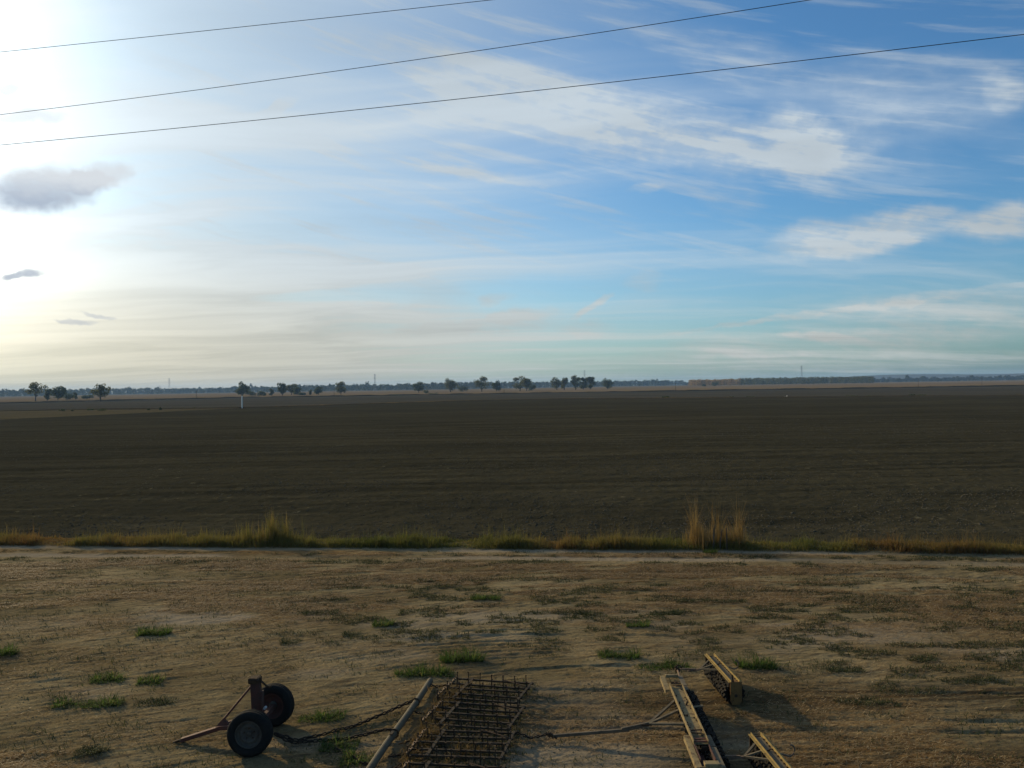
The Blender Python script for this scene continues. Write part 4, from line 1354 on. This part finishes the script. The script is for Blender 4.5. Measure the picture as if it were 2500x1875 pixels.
# ------------------------------------------------------------------ trees and bushes beyond the field
def leaf_cloud(centres, radii, per, size, seed):
    r = np.random.default_rng(seed)
    cos, rnd = [], []
    for (c, ra) in zip(centres, radii):
        n = per
        v = r.normal(size=(n, 3))
        v /= np.linalg.norm(v, axis=1)[:, None]
        p = np.asarray(c) + v * np.asarray(ra) * (r.random((n, 1)) ** 0.45)
        a, b = r.normal(size=(n, 3)), r.normal(size=(n, 3))
        a /= np.linalg.norm(a, axis=1)[:, None]
        b -= a * (a * b).sum(1)[:, None]
        b /= np.linalg.norm(b, axis=1)[:, None]
        s = size * r.uniform(0.5, 1.2, (n, 1))
        cos.append(np.stack([p - a * s, p - b * s * 0.6, p + a * s, p + b * s * 0.6], 1))
        rnd.append(np.repeat(np.clip(r.normal(0.45, 0.22, n) + 0.25 * (v[:, 2]), 0, 1), 4))
    co = np.concatenate(cos).reshape(-1, 3)
    return co, np.arange(len(co)).reshape(-1, 4), np.concatenate(rnd)


def build_tree(x, y, h, w, kind, label, seed, group='trees beyond the ploughed field'):
    r = random.Random(seed)
    bush = kind == 'bush'
    root = empty('bush' if bush else 'tree', (x, y, -0.05))
    tag(root, label, 'bush' if bush else 'tree', 'bushes beyond the ploughed field' if bush else group)
    mat = {'tall': 'leaf_olive', 'open': 'leaf_olive', 'round': 'leaf_dark', 'col': 'leaf_olive', 'bush': 'leaf_dark'}[kind]
    trunk_h = {'tall': 0.22, 'open': 0.14, 'round': 0.10, 'col': 0.05, 'bush': 0.03}[kind] * h
    t = MB()
    tr = 0.022 * h + 0.10
    lean = r.uniform(-0.04, 0.04) * h
    t.tube([(0, 0, -0.2), (lean * 0.4, 0, trunk_h * 0.6), (lean, 0, trunk_h), (lean * 1.4, 0, h * 0.72)], [tr * 1.25, tr, tr * 0.85, tr * 0.25], 7)
    centres, radii = [], []
    nb = {'tall': 11, 'open': 13, 'round': 13, 'col': 7, 'bush': 7}[kind]
    for i in range(nb):
        f = (i + 0.5) / nb
        if kind == 'col':
            z = h * (0.16 + 0.74 * f)
            ax = r.uniform(-0.18, 0.18) * w
            rx, rz_ = w * 0.32, h * 0.14
        elif kind == 'bush':
            z = h * r.uniform(0.25, 0.62)
            ax = w * (-0.36 + 0.72 * f)
            rx, rz_ = w * 0.20, h * 0.34
        else:
            an = i * 2.4 + r.uniform(-0.4, 0.4)
            rad = w * 0.40 * math.sqrt(r.uniform(0.15, 1.0))
            z = trunk_h + (h - trunk_h) * r.uniform(0.14, 0.84)
            edge_ = 1.0 - 0.45 * abs((z - trunk_h) / (h - trunk_h) - 0.5) * 2
            ax = math.cos(an) * rad * edge_
            rx, rz_ = w * r.uniform(0.19, 0.30), (h - trunk_h) * r.uniform(0.15, 0.24)
        ay = r.uniform(-0.3, 0.3) * w if kind != 'bush' else r.uniform(-0.2, 0.2) * w
        centres.append((ax + lean, ay, z))
        radii.append((rx, rx, rz_))
        if kind in ('tall', 'open', 'round') and i % 2 == 0:
            t.tube([(lean * 0.8, 0, trunk_h * 0.85), ((ax + lean) * 0.55, ay * 0.5, trunk_h + (z - trunk_h) * 0.4), (ax + lean, ay, z)], [tr * 0.55, tr * 0.35, tr * 0.10], 5)
    t.obj('trunk', MAT['bark'], root)
    per = {'tall': 75, 'open': 110, 'round': 160, 'col': 140, 'bush': 140}[kind]
    co, q, rn = leaf_cloud(centres, radii, per, 0.30 + 0.026 * h, seed)
    link('crown', array_mesh('crown', co, q, None, {'rnd': rn}), MAT[mat], root)


TREES = [
    (-367, 615, 14.3, 11.5, 'tall', 'thin-leaved tall tree, leftmost of the field-edge trees'),
    (-373, 641, 9.5, 5.3, 'col', 'narrow pale green tree right beside the leftmost tall tree'),
    (-371, 652, 11.2, 12.2, 'round', 'dark dense round tree in the left group'),
    (-372, 669, 6.3, 9.9, 'bush', 'dark bush at the foot of the dense round tree in the left group'),
    (-385, 705, 6.3, 3.6, 'col', 'slim small tree between two bushes at the left'),
    (-383, 720, 4.3, 9.4, 'bush', 'low wide bush alone right of the left tree group'),
    (-266, 516, 12.2, 10.2, 'tall', 'leaning open tree with a separate top clump, right end of the left group'),
    (-259, 766, 13.9, 12.4, 'round', 'dark round-headed tree straight behind the white post'),
    (-257, 787, 5.6, 9.9, 'bush', 'low dark bush just right of the tree behind the white post'),
    (-240, 766, 5.3, 7.5, 'bush', 'second low bush right of the tree behind the white post'),
    (-230, 764, 6.8, 5.1, 'col', 'small narrow tree between the white post and a clump of three'),
    (-226, 785, 11.9, 8.7, 'round', 'dark tree at the left end of a clump of three'),
    (-230, 833, 12.1, 10.8, 'open', 'pale airy tree in the middle of a clump of three'),
    (-220, 817, 8.1, 7.1, 'round', 'shorter dark tree at the right end of a clump of three'),
    (-211, 804, 3.5, 7.0, 'bush', 'low bush at the right foot of the clump of three'),
    (-204, 809, 4.9, 3.2, 'col', 'tiny narrow tree right of the clump of three'),
    (-197, 813, 9.1, 7.7, 'round', 'small forked tree right of the clump of three'),
    (-173, 807, 12.4, 10.8, 'open', 'airy tree standing alone left of the middle pylon'),
    (-107, 914, 11.9, 12.6, 'round', 'round dark tree standing alone right of the middle pylon'),
    (-70, 908, 15.6, 13.6, 'open', 'tall airy tree left of the picture centre'),
    (-59, 961, 8.1, 12.5, 'bush', 'bush between two airy trees left of the centre'),
    (-34, 901, 16.0, 14.9, 'open', 'broad airy tree just left of the picture centre'),
    (-18, 917, 10.8, 10.1, 'round', 'lower dark tree next to a utility pole near the centre'),
    (9, 906, 16.6, 16.1, 'open', 'broadest many-stemmed tree at the picture centre'),
    (16, 886, 14.1, 10.5, 'open', 'tree grown together with the right side of the broadest one'),
    (23, 927, 8.0, 8.8, 'bush', 'dark bush at the right foot of the broadest tree'),
    (55, 976, 16.5, 13.9, 'open', 'open spreading tree right of the centre, first of a row of six'),
    (62, 951, 14.6, 8.2, 'open', 'narrow airy tree, second of the row of six right of the centre'),
    (75, 945, 16.2, 11.2, 'open', 'tall pale tree, third of the row of six right of the centre'),
    (88, 984, 14.5, 8.5, 'round', 'dark dense tree, fourth of the row of six right of the centre'),
    (94, 964, 15.0, 10.6, 'round', 'dark dense tree, fifth of the row of six right of the centre'),
    (120, 1006, 12.3, 12.3, 'round', 'rounded tree, last of the row of six right of the centre'),
    (361, 1419, 9.2, 11.8, 'bush', 'large green bush in front of the golden plantation'),
    (346, 1440, 4.6, 6.8, 'bush', 'small bush beside the large one in front of the plantation'),
]
for i, (x, y, h, w, k, lb) in enumerate(TREES):
    build_tree(x, y, h * 1.06, w * 1.15, k, lb, 300 + i)

SHRUBS = [(-141.4, 251.1, 0.9, 2.1, 'dark shrub on the left ditch bank, first of the larger ones'), (-138.3, 251.0, 0.5, 0.9, 'tiny shrub on the left ditch bank right of the first one'),
          (-132.8, 251.4, 0.75, 2.3, 'dark shrub in the middle of the left ditch bank'), (-127.7, 248.7, 0.85, 2.7, 'widest dark shrub on the left ditch bank'),
          (-112.5, 247.1, 0.5, 1.1, 'small shrub near the right end of the left ditch bank'), (-108.7, 246.7, 0.95, 0.8, 'upright small shrub at the right end of the left ditch bank'),
          (-83.4, 577.9, 1.2, 6.8, 'low dark scrub at the edge of the tan field, left of centre'), (-62.8, 634.5, 1.9, 8.7, 'broad scrub below the airy trees left of the centre'),
          (-80.7, 749.0, 4.0, 4.4, 'small bush right of the round dark lone tree'), (59.7, 311.3, 1.0, 2.5, 'dark shrub on the ditch right of the centre'),
          (61.1, 318.6, 0.8, 3.3, 'low shrub touching the dark one on the ditch right of the centre'), (83.2, 302.4, 0.55, 1.9, 'small low shrub on the right ditch, left of the white marker'),
          (88.7, 298.3, 0.55, 3.1, 'low shrub on the right ditch just left of the white marker'), (119.6, 281.3, 0.55, 4.7, 'long low shrub on the right ditch, right of the white marker'),
          (124.7, 279.5, 0.45, 2.9, 'small shrub right after the long low one on the right ditch'), (136.7, 273.2, 0.9, 2.3, 'tallest shrub on the right ditch'),
          (139.1, 271.4, 0.65, 3.4, 'spreading shrub right beside the tallest one on the right ditch')]


def build_shrub(x, y, h, w, lb, seed):
    root = empty('shrub', (x, y, -0.05))
    tag(root, lb, 'shrub', 'shrubs along the field ditches')
    n = 5
    r = random.Random(seed)
    cs = [(w * (-0.36 + 0.18 * i), r.uniform(-0.15, 0.15) * w, h * r.uniform(0.25, 0.55)) for i in range(n)]
    ra = [(w * 0.17, w * 0.17, h * 0.42)] * n
    co, q, rn = leaf_cloud(cs, ra, 60, 0.05 + 0.09 * h, seed)
    link('foliage', array_mesh('foliage', co, q, None, {'rnd': rn}), MAT['leaf_dark'], root)
    s = MB()
    for c in cs:
        s.tube([(c[0] * 0.4, 0, -0.1), (c[0], c[1], c[2])], [0.03 + 0.02 * h, 0.015], 5)
    s.obj('stems', MAT['bark'], root)


for i, s_ in enumerate(SHRUBS):
    build_shrub(*s_, 700 + i)


# --- ditch banks: rough low ridges with dry grass along the field borders
def build_bank(name, pts, hgt, label, seed, n_blades=0):
    P = np.array(pts, float)
    d = np.concatenate([[0], np.cumsum(np.hypot(*np.diff(P, axis=0).T))])
    s = np.arange(0, d[-1], 0.8)
    x, y = np.interp(s, d, P[:, 0]), np.interp(s, d, P[:, 1])
    tx, ty = np.gradient(x), np.gradient(y)
    l = np.hypot(tx, ty)
    nx, ny = -ty / l, tx / l
    prof = np.array([-2.2, -0.8, 0.0, 0.7, 2.2])
    hz = np.array([-0.2, 0.7, 1.0, 0.75, -0.2])
    k = hgt * (0.5 + 1.1 * fbm(s * 0.12, s * 0, 4, seed))
    X = x[None] + nx[None] * prof[:, None]
    Y = y[None] + ny[None] * prof[:, None]
    Z = k[None] * hz[:, None] - 0.05
    me = array_mesh(name, np.stack([X, Y, Z], -1), grid_quads(5, len(s)), None, None, True)
    tag(link(name, me, MAT['verge_soil']), kind='structure')
    n = int(d[-1] * 10)
    si = np.random.default_rng(seed).uniform(0, d[-1], n)
    keep = fbm(si * 0.05, si * 0 + 2, 4, seed + 1) > 0.47
    si = si[keep]
    n = len(si)
    bx, by = np.interp(si, d, P[:, 0]) + rng.normal(0, 0.5, n), np.interp(si, d, P[:, 1]) + rng.normal(0, 0.6, n)
    b = blades(n, bx, by, np.full(n, 0.0), rng.uniform(0.3, 0.9, n) * hgt * 2.2, rng.uniform(0.05, 0.12, n), rng.uniform(0.1, 0.8, n), rng.uniform(0, 6.28, n), np.clip(rng.normal(0.45, 0.25, n), 0, 1))
    tag(blade_obj('bank_grass', MAT['grass_dry' if seed % 2 else 'weeds'], [b]), label, 'grass', kind='stuff')


def line_pts(us, ys):
    return [(u * y, y) for u, y in zip(us, ys)]


uu = np.linspace(-0.72, 0.72, 40)
build_bank('field_bank', line_pts(np.linspace(-0.338, 0.72, 34), np.interp(np.linspace(-0.338, 0.72, 34), LU, LY)), 0.26, 'dry grass on the low bank at the far edge of the ploughed field', 811)
build_bank('left_ditch_bank', line_pts([-0.75, -0.641, -0.565, -0.45, -0.338], [258, 262, 266, 258, 253]), 0.34, 'dark weeds on the ditch bank at the left of the fields', 812)
build_bank('grass_field_bank', line_pts(uu, np.interp(uu, tan_u, [430, 489, 615, 596, 582, 562, 520])), 0.7, 'rough grass where the bare field meets the tan grass field', 814)


# --- far woods and plantation
def build_far_woods():
    r = np.random.default_rng(40)
    cs, ra = [], []
    for az in np.arange(-40, 40, 0.085):
        a = R(az + r.uniform(-0.05, 0.05))
        dist = r.uniform(2150, 2500) + 250 * math.sin(az * 0.21)
        if az > 11:
            dist += 450
        h = 12.0 + 8 * float(fbm(np.array([az * 0.55]), np.array([0.3]), 4, 401)[0]) + r.uniform(-2.5, 2.5)
        if r.random() < 0.05:
            h += r.uniform(3, 7)
        if az > 12:
            h *= 0.8 if r.random() < 0.3 else 0.55
        w = r.uniform(7, 12)
        x, y = math.sin(a) * dist / math.cos(a * 0.6), math.cos(a) * dist
        for f in (0.28, 0.55, 0.8):
            cs.append((x + r.uniform(-3, 3), y, h * f))
            ra.append((w * (1.0 - 0.45 * f), w * 0.5, h * 0.24))
    co, q, rn = leaf_cloud(cs, ra, 44, 2.1, 41)
    tag(link('far_woods', array_mesh('far_woods', co, q, None, {'rnd': rn}), MAT['leaf_far']), 'blue hazy belt of woods along the whole horizon', 'woods', kind='stuff')


build_far_woods()


def build_plantation():
    r = np.random.default_rng(50)
    for (u0, u1, hh, mat, name, lb, n) in ((0.222, 0.285, 13.0, 'leaf_gold', 'golden_plantation', 'golden left part of the low plantation on the right of the horizon', 70),
                                           (0.285, 0.452, 14.0, 'leaf_olive', 'green_plantation', 'dark green right part of the low plantation on the right of the horizon', 170)):
        cs, ra = [], []
        for k in range(n):
            u = u0 + (u1 - u0) * (k + r.random()) / n
            y = 1560 + r.uniform(0, 130)
            h = hh * r.uniform(0.9, 1.08)
            for f in (0.25, 0.55, 0.82):
                cs.append((u * y, y, h * f))
                ra.append((4.2, 4.0, h * 0.2))
        co, q, rn = leaf_cloud(cs, ra, 34, 1.2, 51)
        tag(link(name, array_mesh(name, co, q, None, {'rnd': rn}), MAT[mat]), lb, 'plantation', kind='stuff')


build_plantation()


# --- pylons, utility poles, white posts
def build_pylon(x, y, h, label):
    root = empty('lattice_pylon', (x, y, -0.3))
    tag(root, label, 'pylon', 'pylons on the horizon')
    w0, w1 = h * 0.075, h * 0.022
    t = 0.15
    zs = [0, h * 0.22, h * 0.42, h * 0.58, h * 0.72, h * 0.86, h]

    def hw(z):
        return w0 + (w1 - w0) * min(1, z / (h * 0.72)) ** 0.8
    for sx in (-1, 1):
        for sy in (-1, 1):
            MB().tube([(sx * hw(z), sy * hw(z), z) for z in zs], t * 0.7, 4).obj('leg', MAT['galv'], root)
    lat = MB()
    for a, b in zip(zs[:-1], zs[1:]):
        for sy in (-1, 1):
            lat.tube([(-hw(a), sy * hw(a), a), (hw(b), sy * hw(b), b)], t * 0.42, 4)
            lat.tube([(hw(a), sy * hw(a), a), (-hw(b), sy * hw(b), b)], t * 0.42, 4)
            lat.tube([(sy * hw(a), -hw(a), a), (sy * hw(b), hw(b), b)], t * 0.42, 4)
            lat.tube([(sy * hw(a), hw(a), a), (sy * hw(b), -hw(b), b)], t * 0.42, 4)
    lat.obj('lattice', MAT['galv'], root)
    for f, L in ((0.72, 0.085), (0.83, 0.075), (0.94, 0.06)):
        a = MB()
        for s in (-1, 1):
            a.tube([(0, 0, h * f), (s * h * L, 0, h * f + 0.4)], t * 0.55, 4)
            a.tube([(0, 0, h * f + 1.6), (s * h * L, 0, h * f + 0.4)], t * 0.45, 4)
            a.tube([(s * h * L, 0, h * f + 0.4), (s * h * L, 0, h * f - 1.4)], t * 0.4, 4)
        a.obj('crossarm', MAT['galv'], root)


for (x, y, h, lb) in ((-986.9, 2300, 45.2, 'leftmost lattice pylon, beyond the left woods'), (-274.5, 1600, 34.8, 'lattice pylon between two lone trees left of the centre'),
                      (182.1, 2000, 42.9, 'lattice pylon showing above the row of six trees'), (689.5, 1900, 43.9, 'rightmost lattice pylon, above the plantation')):
    build_pylon(x, y, h, lb)

for (x, y, h, lb) in ((-215.9, 546, 6.2, 'utility pole in the tan field left of the white post'), (-124.8, 560, 6.0, 'utility pole below the small forked tree'), (-6.4, 642, 6.4, 'utility pole next to the lower dark tree near the centre'),
                      (126.2, 616, 6.2, 'utility pole at the left foot of the golden plantation'), (342.5, 673, 6.4, 'utility pole right of the plantation'), (384.2, 653, 6.4, 'utility pole nearest the right edge')):
    root = empty('utility_pole', (x, y, -0.2))
    tag(root, lb, 'utility pole', 'utility poles along the tan field')
    MB().tube([(0, 0, 0), (0.02, 0, h)], [0.16, 0.11], 8).obj('pole', MAT['wood'], root)
    MB().bar((-0.75, 0, h - 0.5), (0.75, 0, h - 0.5), 0.12, 0.12).obj('crossarm', MAT['wood'], root)

root = empty('white_post', (-85.4, 252.4, -0.1))
tag(root, 'tall white standpipe post at the far edge of the ploughed field', 'post')
MB().tube([(0, 0, 0), (0, 0, 3.75)], 0.20, 16).obj('pipe', MAT['white'], root, False)
MB().lathe([(0, 0.06), (0.23, 0.06), (0.23, -0.06), (0, -0.06)], 16).obj('cap', MAT['white'], root).matrix_local = Matrix.Translation((0, 0, 3.76)) @ Matrix.Rotation(math.pi / 2, 4, 'X')
root = empty('white_marker', (100.4, 292.0, 0.0))
tag(root, 'small white marker stub on the ditch bank at the right', 'marker')
MB().tube([(0, 0, 0), (0.05, 0, 0.6)], [0.12, 0.10], 8).obj('stub', MAT['white'], root)
MB().box((-0.5, 0, 0.10), (0.8, 0.3, 0.12), bev=0.03).obj('slab', MAT['white'], root)

# --- overhead wires
for (a, b, sag, lb) in (((-13.32, 20.97, 14.5), (-0.35, 18.57, 14.5), 0.0003, 'thin overhead wire, uppermost of three crossing the sky'),
                        ((-13.61, 21.39, 13.0), (5.98, 15.68, 13.0), 0.0009, 'thin overhead wire, middle of three crossing the sky'),
                        ((-12.22, 19.2, 11.5), (9.04, 13.93, 11.5), 0.0006, 'thin overhead wire, lowest of three crossing the sky')):
    A, B = Vector(a), Vector(b)
    L = (B - A).length
    D = (B - A) / L
    M0 = (A + B) / 2
    pts = []
    for k in range(81):
        s = -32 + 64 * k / 80
        p = M0 + D * s
        p.z += sag * (s * s - (L / 2) ** 2)
        pts.append(p)
    o = MB().tube([p - pts[0] for p in pts], 0.0068, 6).obj('overhead_wire', MAT['wire'])
    o.location = pts[0]
    tag(o, lb, 'wire', 'overhead wires')
